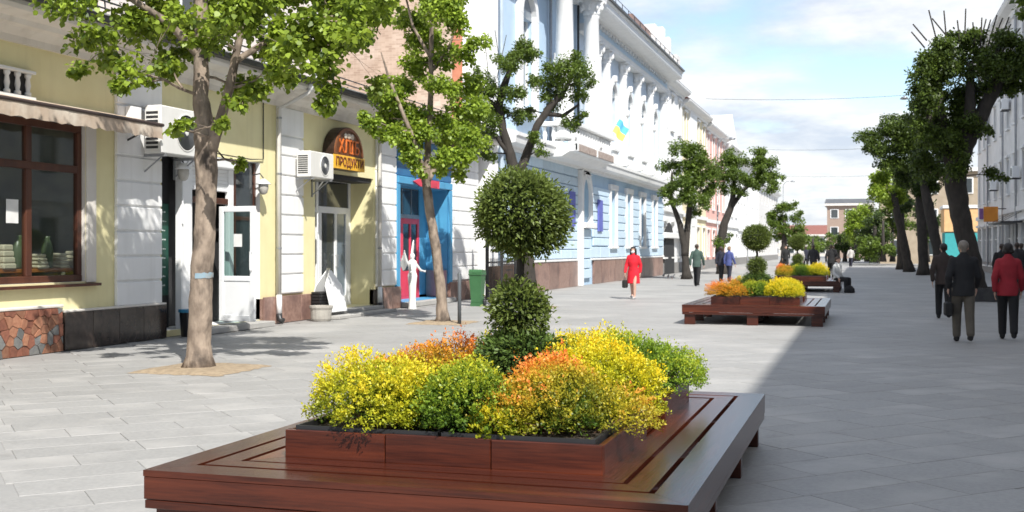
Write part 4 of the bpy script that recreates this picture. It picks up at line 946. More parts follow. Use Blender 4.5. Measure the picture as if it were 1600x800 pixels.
for s_ in (-1, 1): box('surround', trim_w, sw_, BF + .002, BF + .22, 40.2 + s_ * .85, 40.2 + s_ * 1.2, 6.6, 10.0, c=.015)
for q in (39.4, 40.16, 40.98): box('frame', trim_w, sw_, BF - .2, BF - .12, q, q + .08, 6.9, 10.0)
box('frame', trim_w, sw_, BF - .2, BF - .12, 39.4, 41.0, 8.6, 8.7); box('sill', trim_w, sw_, BF + .002, BF + .35, 38.8, 41.6, 6.4, 6.58, c=.02)
for y in (45.0,):
    dw = box('balcony_door', trim_w, bb, BF + .004, BF + .03, y - .7, y + .7, 5.8, 9.4); box('pane', glass_pale, dw, BF + .03, BF + .04, y - .55, y + .55, 6.6, 9.2)
# flag
fl = thing('flag', 'small light blue and yellow flag on a slanted pole above the balcony', 'flag', (-10.6, 48.5, 6.4))
MB().tube([(-10.75, 48.4, 6.2), (-10.3, 49.6, 7.3)], .022, 6).build('pole', trim_w, fl)
m1, m2 = MB(), MB(); n = 8
for j, mm in ((0, m1), (1, m2)):
    vs = []
    for i in range(n + 1):
        for k in range(2):
            u = i / n; v = (j + k) * .5
            vs.append((-10.3 + u * .3 - v * .15 + .05 * math.sin(u * 7), 49.6 + u * .55 - v * .75 + .06 * math.sin(u * 6 + v), 7.3 - v * .62 - u * .42))
    mm.add(vs, [(i * 2, i * 2 + 1, i * 2 + 3, i * 2 + 2) for i in range(n)])
m1.build('blue_band', M('flag_blue', (.12, .48, .70), .7), fl, smooth=True, fix=False); m2.build('yellow_band', M('flag_yellow', (.85, .78, .15), .7), fl, smooth=True, fix=False)

# ---------------------------------------------------------------- ordinary street fronts
def facade(name, label, x, y0, y1, H, floors, nwin, mat, side=1, depth=9, roofm=None, roofh=1.6, wz=None, trim=None, ww=1.1, group=None, plinth=None, shopfloor=False, gable=False, simple=False, eave=.6):
    trim = trim or trim_w; roofm = roofm or rooft
    t = thing(name, label, 'building', (x, (y0 + y1) / 2, 0), group=group)
    fh = H / floors; ops = []
    for f_ in range(floors):
        for k in range(nwin):
            yc = y0 + (k + .5) * (y1 - y0) / nwin; wh = fh * .52
            z = f_ * fh + fh * .26 if not (shopfloor and f_ == 0) else .5
            w2 = ww / 2 if not (shopfloor and f_ == 0) else (y1 - y0) / nwin * .36
            ops.append((yc - w2, yc + w2, z, z + wh if not (shopfloor and f_ == 0) else 3.0))
    wall_mesh(x, y0, y1, 0, H, ops, .22, side).build('wall', mat, t, fix=False)
    s = side
    m = MB(); m.add([(x, y0, 0), (x - s * depth, y0, 0), (x - s * depth, y0, H), (x, y0, H)], [(0, 1, 2, 3)]); m.add([(x, y1, 0), (x - s * depth, y1, 0), (x - s * depth, y1, H), (x, y1, H)], [(0, 1, 2, 3)])
    m.add([(x - s * depth, y0, 0), (x - s * depth, y1, 0), (x - s * depth, y1, H), (x - s * depth, y0, H)], [(0, 1, 2, 3)]); m.build('side_wall', mat, t, fix=False)
    for (a, b, c_, d) in ops:
        wn = box('window', trim, t, x - s * .2, x - s * .1, a, b, c_, c_ + .07)
        box('pane', glass_dk, wn, x - s * .17, x - s * .155, a, b, c_ + .07, d)
        if simple: continue
        box('frame', trim, wn, x - s * .15, x - s * .1, (a + b) / 2 - .04, (a + b) / 2 + .04, c_ + .07, d); box('frame', trim, wn, x - s * .15, x - s * .1, a, b, c_ + (d - c_) * .66, c_ + (d - c_) * .66 + .07)
        box('sill', trim, wn, x, x + s * .14, a - .1, b + .1, c_ - .1, c_ - .004); box('hood', trim, wn, x, x + s * .18, a - .15, b + .15, d + .12, d + .26)
        for q in (a - .14, b): box('surround', trim, wn, x, x + s * .06, q, q + .14, c_, d + .1)
    MB().ring([(0, H - .5), (s * .15, H - .5), (s * .2, H - .35), (s * (eave - .1), H - .22), (s * eave, H - .1), (s * eave, H), (0, H)], [(x, y0, 1, 0), (x, y1, 1, 0)]).build('cornice', trim, t)
    box('string_course', trim, t, x, x + s * .16, y0 + .01, y1 - .01, fh - .16, fh + .1)
    box('plinth', plinth or M('plinth_grey', (.25, .24, .23), .8, bump=.1), t, x, x + s * .08, y0 + .01, y1 - .01, 0, .7)
    m = MB()
    if gable: m.prism([(y0, H), (y1, H), ((y0 + y1) / 2, H + roofh)], x - s * depth, x + s * .05, 'x'); m.build('gable_roof', mat, t)
    else:
        m.prism([(x + s * (eave + .02), H + .01), (x - s * depth, H + .01), (x - s * depth * .5, H + roofh)], y0 - .2, y1 + .2, 'y'); m.build('roof', roofm, t)
    return t
redroof = M('red_brown_roof', (.20, .075, .055), .6, (.27, .11, .085), 3)
fw = facade('white_house', 'white three storey house joined to the blue corner building', -12.0, 70.05, 79.0, 12.3, 3, 3, white, shopfloor=False)
# dark archway at its foot
arx = -12.0
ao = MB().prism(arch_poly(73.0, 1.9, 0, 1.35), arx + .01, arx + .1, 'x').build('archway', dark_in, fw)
box('arch_lintel', trim_w, fw, arx, arx + .35, 70.2, 78.8, 2.25, 2.6, c=.03)
facade('cream_house', 'cream house with a red brown roof beyond the white house', -12.1, 79.1, 92, 11.9, 3, 4, M('cream_plaster', (.76, .66, .44), .8, (.7, .6, .4), 2, streak=.2), roofm=redroof, roofh=2.2, simple=False)
ck = MB(); ck.box(-13.6, -12.6, 80.5, 82, 12.8, 15.2); o = ck.build('chimney_stack', M('chimney_white', (.7, .68, .66), .8), bpy.data.objects['cream_house'])
box('corner_pilaster', trim_w, bpy.data.objects['cream_house'], -12.1, -11.95, 82.5, 86, 0, 11.4)
facade('pink_house', 'pink plastered house with white trim', -12.2, 92.1, 106, 11.6, 3, 4, M('pink_plaster', (.72, .42, .36), .8, (.66, .37, .32), 2, streak=.2), roofh=1.3)
facade('gable_house', 'white gabled house end beyond the pink house', -12.2, 106.1, 117, 11.2, 3, 3, white, gable=True, roofh=3.2)
facade('white_terrace', 'long low white house at the far left of the street', -12.3, 117.1, 142, 10.6, 3, 8, white, simple=True)
facade('grey_white_terrace', 'last pale house on the left before the street bends', -12.5, 142.1, 176, 9.6, 3, 8, M('grey_white', (.68, .66, .64), .8), simple=True)
# right-hand side, mostly in its own shade
grey_f = M('grey_plaster', (.80, .79, .77), .85, (.71, .70, .68), 1.2, bump=.12, streak=.4)
facade('grey_house', 'tall grey plastered house on the right in shade', 8.0, 50, 92, 15.2, 4, 12, grey_f, side=-1, ww=1.15, shopfloor=True, group=None, roofh=1.5, eave=.7)
facade('near_grey_house', 'tall grey house at the near right whose shade covers the paving', 8.0, -34, 49.9, 14.9, 4, 22, M('grey_plaster_b', (.76, .75, .72), .85, (.68, .66, .64), 1.2, streak=.3), side=-1, ww=1.15, simple=True, roofh=1.5, eave=.7)
gh = bpy.data.objects['grey_house']
for y in (60.5, 68.2, 74.5, 83.4): MB().tube([(7.85, y, 14.6), (7.85, y, .4)], .06, 8).build('rain_pipe', metal_gr, gh)
for y, z in ((66.6, 5.4), (71.5, 9.6), (78, 5.3)):
    a_ = thing('wall_air_conditioner', {66.6: 'air conditioner on the grey right-hand house, lowest near the frame edge', 71.5: 'air conditioner high on the grey right-hand house', 78: 'air conditioner on the grey right-hand house farthest up the street'}[y], 'air conditioner', (8, y, z), group='air conditioners on the grey house')
    box('casing', pvc, a_, 7.5, 7.86, y, y + .9, z, z + .62, c=.02); MB().lathe([(.24, 0), (.24, -.02)], (7.5, y + .5, z + .31), 18, 'x').build('fan_well', metal_dk, a_)
    for q in (.1, .75): box('bracket', metal_dk, a_, 7.5, 7.99, y + q, y + q + .04, z - .06, z - .005)
sgn = thing('hanging_sign', 'orange lit box sign projecting from the grey right-hand house', 'sign', (7.6, 74, 3.2))
box('panel', M('orange_sign', (.75, .28, .03), .4, (.65, .22, .02), 2), sgn, 6.75, 7.55, 73.9, 74.05, 3.2, 4.1, c=.02); box('panel', M('violet_sign', (.25, .1, .3), .4), sgn, 6.5, 6.74, 73.92, 74.03, 3.35, 4.0, c=.02); box('bracket', metal_dk, sgn, 7.55, 8.0, 73.95, 74.0, 3.95, 4.0)
cn = thing('shop_canopy', 'thin dark canopy over a shop door of the grey right-hand house', 'canopy', (8, 70, 3.0))
box('canopy_slab', metal_dk, cn, 6.9, 7.99, 66.5, 73.0, 3.0, 3.08, c=.01); 
for y in (66.8, 69.7, 72.7): MB().tube([(7.98, y, 3.6), (7.0, y, 3.06)], .015, 5).build('stay', metal_dk, cn)
# side street kiosk, far buildings across the end of the street
kk = thing('kiosk_front', 'orange and turquoise shopfront glimpsed between the right-hand trunks', 'shopfront', (7.9, 110, 0))
box('lower_panel', M('turquoise_panel', (.04, .33, .34), .6), kk, 6.7, 9.5, 108, 112, .3, 3.0); box('fascia', M('orange_fascia', (.68, .42, .20), .6), kk, 6.6, 9.5, 107.9, 112.1, 3.05, 5.1, c=.04); box('base', dark_in, kk, 6.75, 9.5, 108.05, 112, 0, .29); box('roof_slab', trim_w, kk, 6.5, 9.6, 107.8, 112.2, 5.12, 5.4, c=.03)
def block(name, label, x0, x1, y0, y1, H, mat, floors=3, nw=4, roofm=None, rh=1.6, flat=False):
    """a house across the end of the street, its front facing -Y"""
    t = thing(name, label, 'building', ((x0 + x1) / 2, y0, 0))
    box('wall', mat, t, x0, x1, y0, y1, 0, H)
    fh = H / floors
    for f_ in range(floors):
        for k in range(nw):
            xc = x0 + (k + .5) * (x1 - x0) / nw
            wn = box('window', trim_w, t, xc - .65, xc + .65, y0 - .08, y0 - .002, f_ * fh + fh * .28, f_ * fh + fh * .8)
            box('pane', glass_dk, wn, xc - .52, xc + .52, y0 - .1, y0 - .081, f_ * fh + fh * .31, f_ * fh + fh * .77)
    box('cornice', cornice_m, t, x0 - .4, x1 + .4, y0 - .5, y1 + .3, H, H + .35)
    if not flat: MB().prism([(y0 - .5, H + .36), (y1 + .3, H + .36), ((y0 + y1) / 2, H + rh)], x0 - .4, x1 + .4, 'x').build('roof', roofm or redroof, t)
    return t
block('ochre_house', 'ochre house closing the street behind the right-hand trees', 1.5, 22, 128, 140, 9.6, M('ochre_plaster', (.38, .31, .23), .85, (.31, .25, .18), 1.5), 3, 6, flat=True)
block('brown_house', 'brown house with a dark flat roof at the end of the street', -6.0, 1.0, 196, 210, 8.6, M('brown_plaster', (.34, .25, .2), .85), 3, 3, roofm=rooft, rh=1.4)
block('red_roof_house', 'low house with a red roof at the far end of the street', -26, -7.0, 250, 262, 4.2, M('pale_plaster', (.6, .55, .5), .85), 2, 6, rh=2.4)
block('pale_end_house', 'pale house far behind the street end', -50, -27, 260, 275, 8.5, M('pale_plaster', (.6, .55, .5), .85), 3, 6)

# ---------------------------------------------------------------- gate in the gap beside the shops
gt = thing('iron_railing', 'black iron railing with tall slender posts beside the green bin', 'railing', (-11.3, 35.5, 0))
for y in (34.2, 35.7, 37.3): MB().tube([(-11.3, y, 0), (-11.3, y, 2.9), (-11.3, y, 3.0)], [.06, .06, .02], 8).build('post', metal_dk, gt)
for y0 in (34.2, 35.7):
    for z in (.25, 1.15): box('rail', metal_dk, gt, -11.32, -11.28, y0 + .07, y0 + 1.45, z, z + .05)
    for k in range(9): MB().tube([(-11.3, y0 + .15 + k * .155, .15), (-11.3, y0 + .15 + k * .155, 1.3)], .012, 5).build('bar', metal_dk, gt)
    box('panel', M('brown_panel', (.14, .08, .05), .6), gt, -11.345, -11.322, y0 + .1, y0 + 1.4, .35, 1.05)
# overhead wires
wire_m = M('wire', (.06, .06, .065), .5)
for (y, z, sag, x0, x1, lb) in ((85, 12.6, .35, -11.2, 8, 'highest thin wire strung across the street'), (121, 11.9, .3, -11.7, 5.5, 'middle thin wire strung across the street'), (150, 10.9, .3, -12, 6, 'lowest faint wire strung across the street')):
    o = MB().tube([(x0 + (x1 - x0) * k / 16, y, z - sag * (1 - (k / 8 - 1) ** 2)) for k in range(17)], .014, 5, cap=True).build('overhead_wire', wire_m, None); tag(o, lb, 'wire', 'wires across the street')
hl = thing('hanging_lamp', 'small lamp hung on the highest wire beside the right-hand trees', 'lamp', (2.6, 85, 12.2))
MB().tube([(2.6, 85, 12.36), (2.6, 85, 12.2)], .02, 5).build('hanger', metal_dk, hl); MB().lathe([(.04, .05), (.2, -.02), (.3, -.12), (.28, -.14)], (2.6, 85, 12.2), 12, sy=2).build('shade', metal_gr, hl, smooth=True)
# ---------------------------------------------------------------- trees
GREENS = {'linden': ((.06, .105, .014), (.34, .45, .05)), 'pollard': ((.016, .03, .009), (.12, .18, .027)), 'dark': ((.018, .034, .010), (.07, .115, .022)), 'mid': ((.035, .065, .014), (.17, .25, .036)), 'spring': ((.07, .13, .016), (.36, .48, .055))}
def tree(name, label, base, trunks, clusters, nleaf, ll, green, barkm, seed, hexa=False, stubs=(), extra=(), squash=.85, density=1.0, paint=None):
    """trunks and limbs: lists of (dx, height, depth, radius); clusters: (dx, height, depth, radius), metres from the base;
    dx runs square to the photograph's view, depth away from it"""
    rg = np.random.default_rng(seed); rr = random.Random(seed)
    t = thing(name, label, 'tree', (base[0], base[1], 0), local=True, group='trees lining the street')
    def loc(dx, h, dd): return Vector((dx * CCS - dd * CSN, dx * CSN + dd * CCS, h))
    nodes = []
    for k, limb in enumerate(trunks):
        pts = [(loc(a, b, c), r) for a, b, c, r in limb]
        P, Rr = [], []
        for i in range(len(pts) - 1):                    # smooth the limb a little and give it knobbles
            for s in range(5):
                u = s / 5; p = pts[i][0].lerp(pts[i + 1][0], u)
                j = .07 * pts[i][1]
                P.append(p + Vector((rr.uniform(-j, j), rr.uniform(-j, j), 0)) * (1 if i + s else 0)); Rr.append((pts[i][1] * (1 - u) + pts[i + 1][1] * u) * rr.uniform(.95, 1.06))
        P.append(pts[-1][0]); Rr.append(pts[-1][1])
        if k == 0: Rr[0] *= 1.5; Rr[1] *= 1.12
        MB().tube(P, Rr, 12 if k == 0 else 8).build('trunk' if k == 0 else 'limb', barkm, t, smooth=True)
        nodes += [(p, r) for p, r in zip(P, Rr)][3 if k == 0 else 0:]
    if paint:
        z, mt = paint; qn = min(range(len(nodes)), key=lambda i: abs(nodes[i][0].z - z) if i < 30 else 99); c0, r0 = nodes[qn]; c1, r1 = nodes[qn + 1]; vs = []
        for i in range(3):
            u = i / 2 * .45; cc = c0.lerp(c1, u); rq = (r0 * (1 - u) + r1 * u) * 1.03
            for a in range(9):
                an_ = -1.9 + a * .27 + YAW; vs.append((cc.x + rq * math.cos(an_), cc.y + rq * math.sin(an_), cc.z + rr.uniform(-.012, .012)))
        MB().add(vs, [(i * 9 + a, i * 9 + a + 1, i * 9 + a + 10, i * 9 + a + 9) for i in range(2) for a in range(8)]).build('paint_mark', mt, t, smooth=True, fix=False)
    clusters = list(clusters) + [(a_ + rr.uniform(-1.1, 1.1) * q_, b_ + rr.uniform(-.9, .9) * q_, c_ + rr.uniform(-1, 1) * q_, q_ * rr.uniform(.4, .65)) for (a_, b_, c_, q_) in clusters for _ in range(1 if hexa else 2)]   # stray sprays loosen the outline
    tw = MB(); Ps, Ds, Ns, Ls, Cs = [], [], [], [], []
    for (dx, h, dd, rad) in clusters:
        c_ = loc(dx, h, dd)
        nd = min(nodes, key=lambda q: (q[0] - c_).length + max(0, q[0].z - c_.z) * .8)
        mid = nd[0].lerp(c_, .55) + Vector((rr.uniform(-.1, .1), rr.uniform(-.1, .1), .12)) * rad
        r0 = min(nd[1] * .42, .024)
        tw.tube([nd[0], nd[0].lerp(mid, .5) + Vector((rr.uniform(-.08, .08), rr.uniform(-.08, .08), rr.uniform(-.05, .05))) * rad * 2, mid, c_], [r0, r0 * .85, r0 * .7, r0 * .4], 5); nodes += [(mid, r0 * 1.3), (nd[0].lerp(mid, .5), r0 * 1.6)]
        nsub = max(4, int(9 * density))
        for s in range(nsub):                            # sub-sprays give the crown its clumps and gaps
            d = Vector((rr.gauss(0, 1), rr.gauss(0, 1), rr.gauss(0, .8))).normalized() * rad * rr.uniform(.2, 1.0); d.z *= squash
            sc_ = c_ + d; tw.tube([c_ + d * .1, c_ + d * .55 + Vector((0, 0, .04 * rad)), sc_], [r0 * .3, r0 * .2, r0 * .1], 3)
            m_ = max(6, int(nleaf * (rad ** 2) / sum(q[3] ** 2 for q in clusters) / nsub * rr.uniform(.5, 1.5)))
            sr = rad * rr.uniform(.42, .8)
            o = rg.normal(size=(m_, 3)); o /= np.linalg.norm(o, axis=1, keepdims=True); o *= (rg.uniform(.2, 1, (m_, 1)) ** .6) * sr; o[:, 2] *= .8
            o[:, 2] -= .25 * sr * rg.uniform(0, 1, m_)
            Ps.append(np.array(sc_) + o); rn = rg.normal(size=(m_, 3)); Ds.append(o / max(sr, .01) * .7 + rn * .55 + np.array([0, 0, -.35])); Ns.append(rg.normal(size=(m_, 3)) * .55 + np.array([0, 0, 1.]))
            tone = np.clip(rg.normal(rr.uniform(.35, .75), .22, m_), 0, 1)
            Cs.append(lerp(*GREENS[green], tone)); Ls.append(rg.uniform(.65, 1.25, m_) * ll)
    for st in stubs: tw.tube([loc(*st[0]), loc(*st[1])], [st[2], st[2] * .8], 6)
    tw.build('twigs', barkm, t, kind='stuff')
    P = np.concatenate(Ps); L_ = np.concatenate(Ls)
    leaves('crown', P, np.concatenate(Ds), np.concatenate(Ns), L_, L_ * (.92 if hexa else .7), np.concatenate(Cs), t, hexa)
    return t
def pxs(bx, ppm, lst, spread=.8, seed=0):
    """clusters read off at the tree's own scale: (x, y, radius) in 1/ppm metre units about the base column"""
    rr = random.Random(seed); out = []
    for q in lst:
        x, y, r = q[:3]; out.append(((x - bx) / ppm, 1.62 + (388 - y) / ppm, q[3] if len(q) > 3 else rr.uniform(-spread, spread), r * 1.18 / ppm))
    return out
def pxl(bx, ppm, lst): return [((x - bx) / ppm, max(0, 1.62 + (388 - y) / ppm), d, r) for x, y, d, r in lst]
bpaint = M('blue_paint_mark', (.24, .36, .44), .9, (.32, .30, .27), 12)
# near linden on the left
b, k = 310, 117.3
tree('linden_tree', 'nearest linden tree on the left with a pale trunk and blue paint mark', (-8.49, 13.45),
     [pxl(b, k, [(310, 580, 0, .17), (313, 470, 0, .15), (318, 380, 0, .142), (322, 300, 0, .138), (320, 215, 0, .15), (313, 150, 0, .105), (312, 70, .1, .095), (306, -30, .2, .085), (300, -160, .3, .06), (310, -300, .3, .03)]),
      pxl(b, k, [(325, 235, 0, .12), (348, 185, -.1, .07), (364, 140, -.2, .06), (378, 70, -.2, .05), (392, 0, -.1, .045), (420, -120, .1, .03)]),
      pxl(b, k, [(313, 90, .1, .07), (270, 40, -.2, .05), (215, 5, -.4, .04), (160, 10, -.5, .025)]),
      pxl(b, k, [(372, 100, -.2, .045), (430, 60, -.1, .04), (490, 30, 0, .03), (560, 20, .1, .02)]),
      pxl(b, k, [(306, -20, .2, .06), (230, -90, .4, .045), (150, -140, .6, .03)]), pxl(b, k, [(392, 0, -.1, .04), (470, -60, -.3, .03), (560, -110, -.5, .02)])],
     pxs(b, k, [(150, 35, 30), (185, 15, 36), (135, 80, 22), (165, 70, 26), (128, 105, 14), (215, 40, 30), (240, 15, 34), (232, 88, 26), (243, 128, 24), (236, 152, 13), (262, 60, 26), (272, 105, 16), (290, 25, 26), (318, 55, 18),
                (345, 35, 32), (372, 20, 30), (352, 75, 22), (340, 118, 18), (365, 118, 20), (398, 50, 34), (420, 20, 34), (432, 75, 30), (405, 98, 26), (408, 140, 20), (398, 170, 13), (455, 50, 34), (470, 95, 22), (450, 118, 14),
                (490, 30, 34), (500, 75, 32), (520, 110, 26), (528, 150, 20), (522, 178, 11), (540, 55, 34), (570, 30, 34), (565, 80, 26), (575, 115, 18), (590, 10, 26), (318, 190, 13), (305, 212, 10), (338, 240, 9), (292, 198, 9), (372, 208, 9),
                (180, -40, 45), (240, -60, 48), (300, -50, 45), (360, -40, 45), (420, -50, 48), (480, -40, 45), (540, -40, 45), (140, -90, 50), (220, -140, 60), (300, -160, 60), (380, -150, 60), (460, -130, 60), (530, -110, 50), (260, -240, 65), (350, -260, 65), (430, -230, 60), (310, -330, 60)], 1.3, 1),
     38000, .078, 'linden', bark, 3, hexa=True, paint=(1.2, bpaint))
# second linden, leaning
b, k = 692, 72.3
tree('linden_tree', 'slender leaning linden tree in front of the blue shopfront', (-8.74, 23.39),
     [pxl(b, k, [(692, 507, 0, .125), (689, 450, 0, .112), (681, 390, 0, .105), (672, 330, 0, .10), (666, 285, 0, .10), (668, 230, .1, .07), (672, 150, .2, .06), (673, 60, .2, .05), (676, -40, .2, .03)]),
      pxl(b, k, [(666, 290, 0, .08), (652, 230, -.2, .055), (632, 180, -.3, .045), (610, 125, -.3, .03), (598, 85, -.3, .015)]),
      pxl(b, k, [(668, 282, 0, .08), (688, 245, .2, .05), (715, 215, .3, .035), (742, 195, .4, .02)]),
      pxl(b, k, [(673, 110, .2, .04), (700, 70, .3, .03), (722, 10, .3, .02)]), pxl(b, k, [(673, 90, .2, .04), (645, 40, .1, .03), (630, -20, .1, .02)])],
     pxs(b, k, [(638, 20, 24), (660, 55, 24), (690, 20, 28), (715, 40, 20), (648, 95, 20), (690, 85, 18), (620, 130, 20), (600, 150, 18), (628, 165, 24), (598, 185, 20), (650, 185, 24), (612, 210, 18), (640, 215, 20), (668, 205, 18), (690, 185, 20), (715, 165, 22), (700, 215, 18),
                (728, 200, 22), (745, 170, 20), (742, 222, 20), (722, 245, 18), (700, 250, 14), (720, 268, 12), (640, 245, 14), (682, 130, 16), (735, 120, 18), (750, 62, 16), (728, 85, 14), (705, 140, 14), (585, 195, 14), (655, 265, 10), (690, 268, 10), (640, -30, 26), (690, -40, 28), (720, -20, 22), (670, -80, 26)], .9, 2),
     28000, .074, 'spring', bark, 5, hexa=True)
# knotty pollard behind the clipped conifer
b, k = 828, 57.7
tree('pollard_linden', 'knotty pollarded linden in front of the blue corner building', (-8.7, 30.1),
     [pxl(b, k, [(828, 481, 0, .20), (822, 400, 0, .18), (812, 320, 0, .17), (804, 275, 0, .17), (796, 240, 0, .13), (784, 200, 0, .11), (778, 165, 0, .10), (786, 135, 0, .11), (798, 100, 0, .05)]),
      pxl(b, k, [(806, 280, 0, .14), (824, 235, .1, .12), (838, 195, .1, .11), (856, 168, .2, .10), (878, 145, .2, .08), (892, 122, .2, .04)]),
      pxl(b, k, [(850, 175, .2, .07), (880, 178, .3, .06), (905, 160, .3, .03)]), pxl(b, k, [(780, 170, 0, .06), (755, 150, -.2, .04), (738, 130, -.2, .03)]), pxl(b, k, [(796, 245, 0, .07), (775, 215, -.2, .05), (745, 195, -.3, .03)])],
     pxs(b, k, [(730, 150, 14), (748, 120, 16), (765, 140, 18), (800, 82, 18), (815, 72, 14), (825, 90, 15), (790, 105, 14), (768, 165, 18), (742, 178, 16), (800, 145, 15), (815, 165, 14), (805, 180, 12), (858, 128, 17), (872, 105, 18), (893, 96, 18), (908, 115, 15), (895, 132, 18), (868, 145, 15), (840, 125, 12),
                (890, 188, 13), (905, 178, 8), (768, 196, 15), (748, 215, 16), (760, 240, 10), (832, 215, 10), (842, 238, 8), (800, 262, 9), (730, 200, 12)], .7, 3),
     27000, .07, 'mid', bark_dk, 6,
     stubs=[(((748 - b) / k, 1.62 + (388 - 130) / k, 0), ((738 - b) / k, 1.62 + (388 - 75) / k, 0), .012), (((762 - b) / k, 1.62 + (388 - 120) / k, 0), ((755 - b) / k, 1.62 + (388 - 48) / k, .1), .012), (((782 - b) / k, 1.62 + (388 - 115) / k, 0), ((772 - b) / k, 1.62 + (388 - 45) / k, .1), .012), (((775 - b) / k, 1.62 + (388 - 120) / k, .1), ((790 - b) / k, 1.62 + (388 - 52) / k, .1), .012)])
# farther trees of the left row
def simple_tree(lb, base, bx, ppm, trunk, cl, n, ll, green, seed, bk=bark_dk, **kw):
    return tree('street_tree', lb, base, [pxl(bx, ppm, q) for q in trunk], pxs(bx, ppm, cl, .9, seed), n, ll, green, bk, seed, **kw)
simple_tree('forked tree beside the man in the green jacket', (-9.0, 60.8), 1073, 29.6,
    [[(1073, 437, 0, .22), (1070, 390, 0, .18), (1062, 350, 0, .15), (1048, 312, 0, .1), (1050, 270, 0, .06)], [(1070, 400, 0, .2), (1077, 340, .3, .16), (1082, 290, .3, .12), (1085, 240, .3, .06)]],
    [(1062, 232, 13), (1085, 228, 13), (1048, 258, 13), (1072, 255, 16), (1098, 250, 14), (1110, 272, 13), (1060, 285, 15), (1085, 280, 16), (1108, 298, 13), (1045, 295, 11), (1070, 308, 13), (1092, 312, 12), (1052, 315, 8), (1088, 328, 8)], 17000, .125, 'mid', 11)
simple_tree('leaning tree with two separate crowns beyond the forked one', (-8.6, 73.6), 1130, 24.7,
    [[(1130, 428, 0, .34), (1124, 395, 0, .28), (1132, 350, 0, .26), (1144, 318, 0, .2), (1148, 280, 0, .12)], [(1142, 325, 0, .16), (1165, 295, .3, .12), (1192, 275, .4, .07), (1195, 245, .4, .04)]],
    [(1132, 242, 12), (1150, 250, 13), (1122, 262, 12), (1140, 270, 15), (1160, 278, 12), (1128, 288, 11), (1150, 298, 10), (1190, 235, 10), (1184, 255, 12), (1200, 252, 13), (1195, 275, 15), (1212, 275, 11), (1205, 295, 10), (1180, 290, 9), (1120, 378, 9), (1138, 372, 7)], 16000, .135, 'mid', 12)
simple_tree('round tree at the far left in front of the last pale houses', (-7.4, 112), 1245, 16.3,
    [[(1245, 412, 0, .3), (1246, 380, 0, .26), (1246, 345, 0, .14)]], [(1240, 322, 9), (1254, 322, 8), (1228, 335, 8), (1245, 342, 12), (1262, 340, 9), (1232, 356, 9), (1252, 362, 9), (1268, 358, 8), (1240, 370, 7), (1225, 350, 6)], 8000, .19, 'mid', 13)
simple_tree('small tree in the gap at the far end of the street', (-7.2, 138), 1275, 13.2, [[(1275, 408, 0, .2), (1275, 370, 0, .1)]], [(1272, 368, 8), (1282, 372, 7), (1268, 380, 6), (1279, 384, 6)], 1200, .26, 'mid', 14)
simple_tree('small green tree before the brown house at the street end', (-3.2, 150), 1318, 12.4, [[(1318, 407, 0, .2), (1318, 370, 0, .1)]], [(1312, 372, 7), (1325, 370, 8), (1332, 378, 7), (1316, 382, 7), (1305, 380, 6)], 1400, .26, 'mid', 15)
simple_tree('pale green tree before the ochre house at the street end', (-.9, 124), 1355, 15.1, [[(1355, 408, 0, .25), (1355, 345, 0, .12)]], [(1350, 332, 10), (1362, 325, 9), (1345, 348, 10), (1360, 350, 11), (1342, 362, 8), (1356, 368, 9), (1370, 340, 8)], 4000, .22, 'spring', 16)
simple_tree('very dark evergreen tree before the ochre house', (.9, 118), 1383, 16, [[(1383, 410, 0, .3), (1383, 350, 0, .15)]], [(1378, 345, 10), (1390, 350, 10), (1372, 362, 10), (1388, 368, 12), (1400, 370, 10), (1375, 382, 10), (1392, 388, 11), (1370, 395, 8), (1404, 392, 8), (1384, 398, 9)], 5000, .22, 'dark', 17)
# right-hand row in the shade of the tall house
b, k = 1530, 50.6
rs_ = random.Random(8)
st_ = [(((x0 - b) / k, 1.62 + (388 - y0) / k, d), ((x1 - b) / k, 1.62 + (388 - y1) / k, d), .026) for (x0, y0, x1, y1, d) in ((1445, 75, 1424, 50, 0), (1452, 62, 1430, 36, .2), (1470, 80, 1453, 15, .1), (1478, 75, 1473, 18, -.1), (1507, 70, 1509, 14, 0), (1490, 60, 1462, 26, .3), (1535, 80, 1550, 30, .1), (1545, 80, 1562, 22, .2), (1555, 85, 1575, 40, -.2), (1560, 95, 1585, 55, .2), (1570, 100, 1590, 62, 0), (1520, 90, 1538, 40, .3), (1560, 100, 1596, 75, .1), (1548, 90, 1570, 30, -.3), (1528, 80, 1530, 30, -.2), (1575, 110, 1600, 85, .2), (1535, 70, 1545, 28, .2), (1552, 75, 1572, 26, .25), (1562, 85, 1592, 45, -.1), (1568, 95, 1598, 60, .3), (1525, 70, 1522, 34, .1), (1496, 70, 1492, 34, -.2), (1582, 120, 1612, 100, 0))]
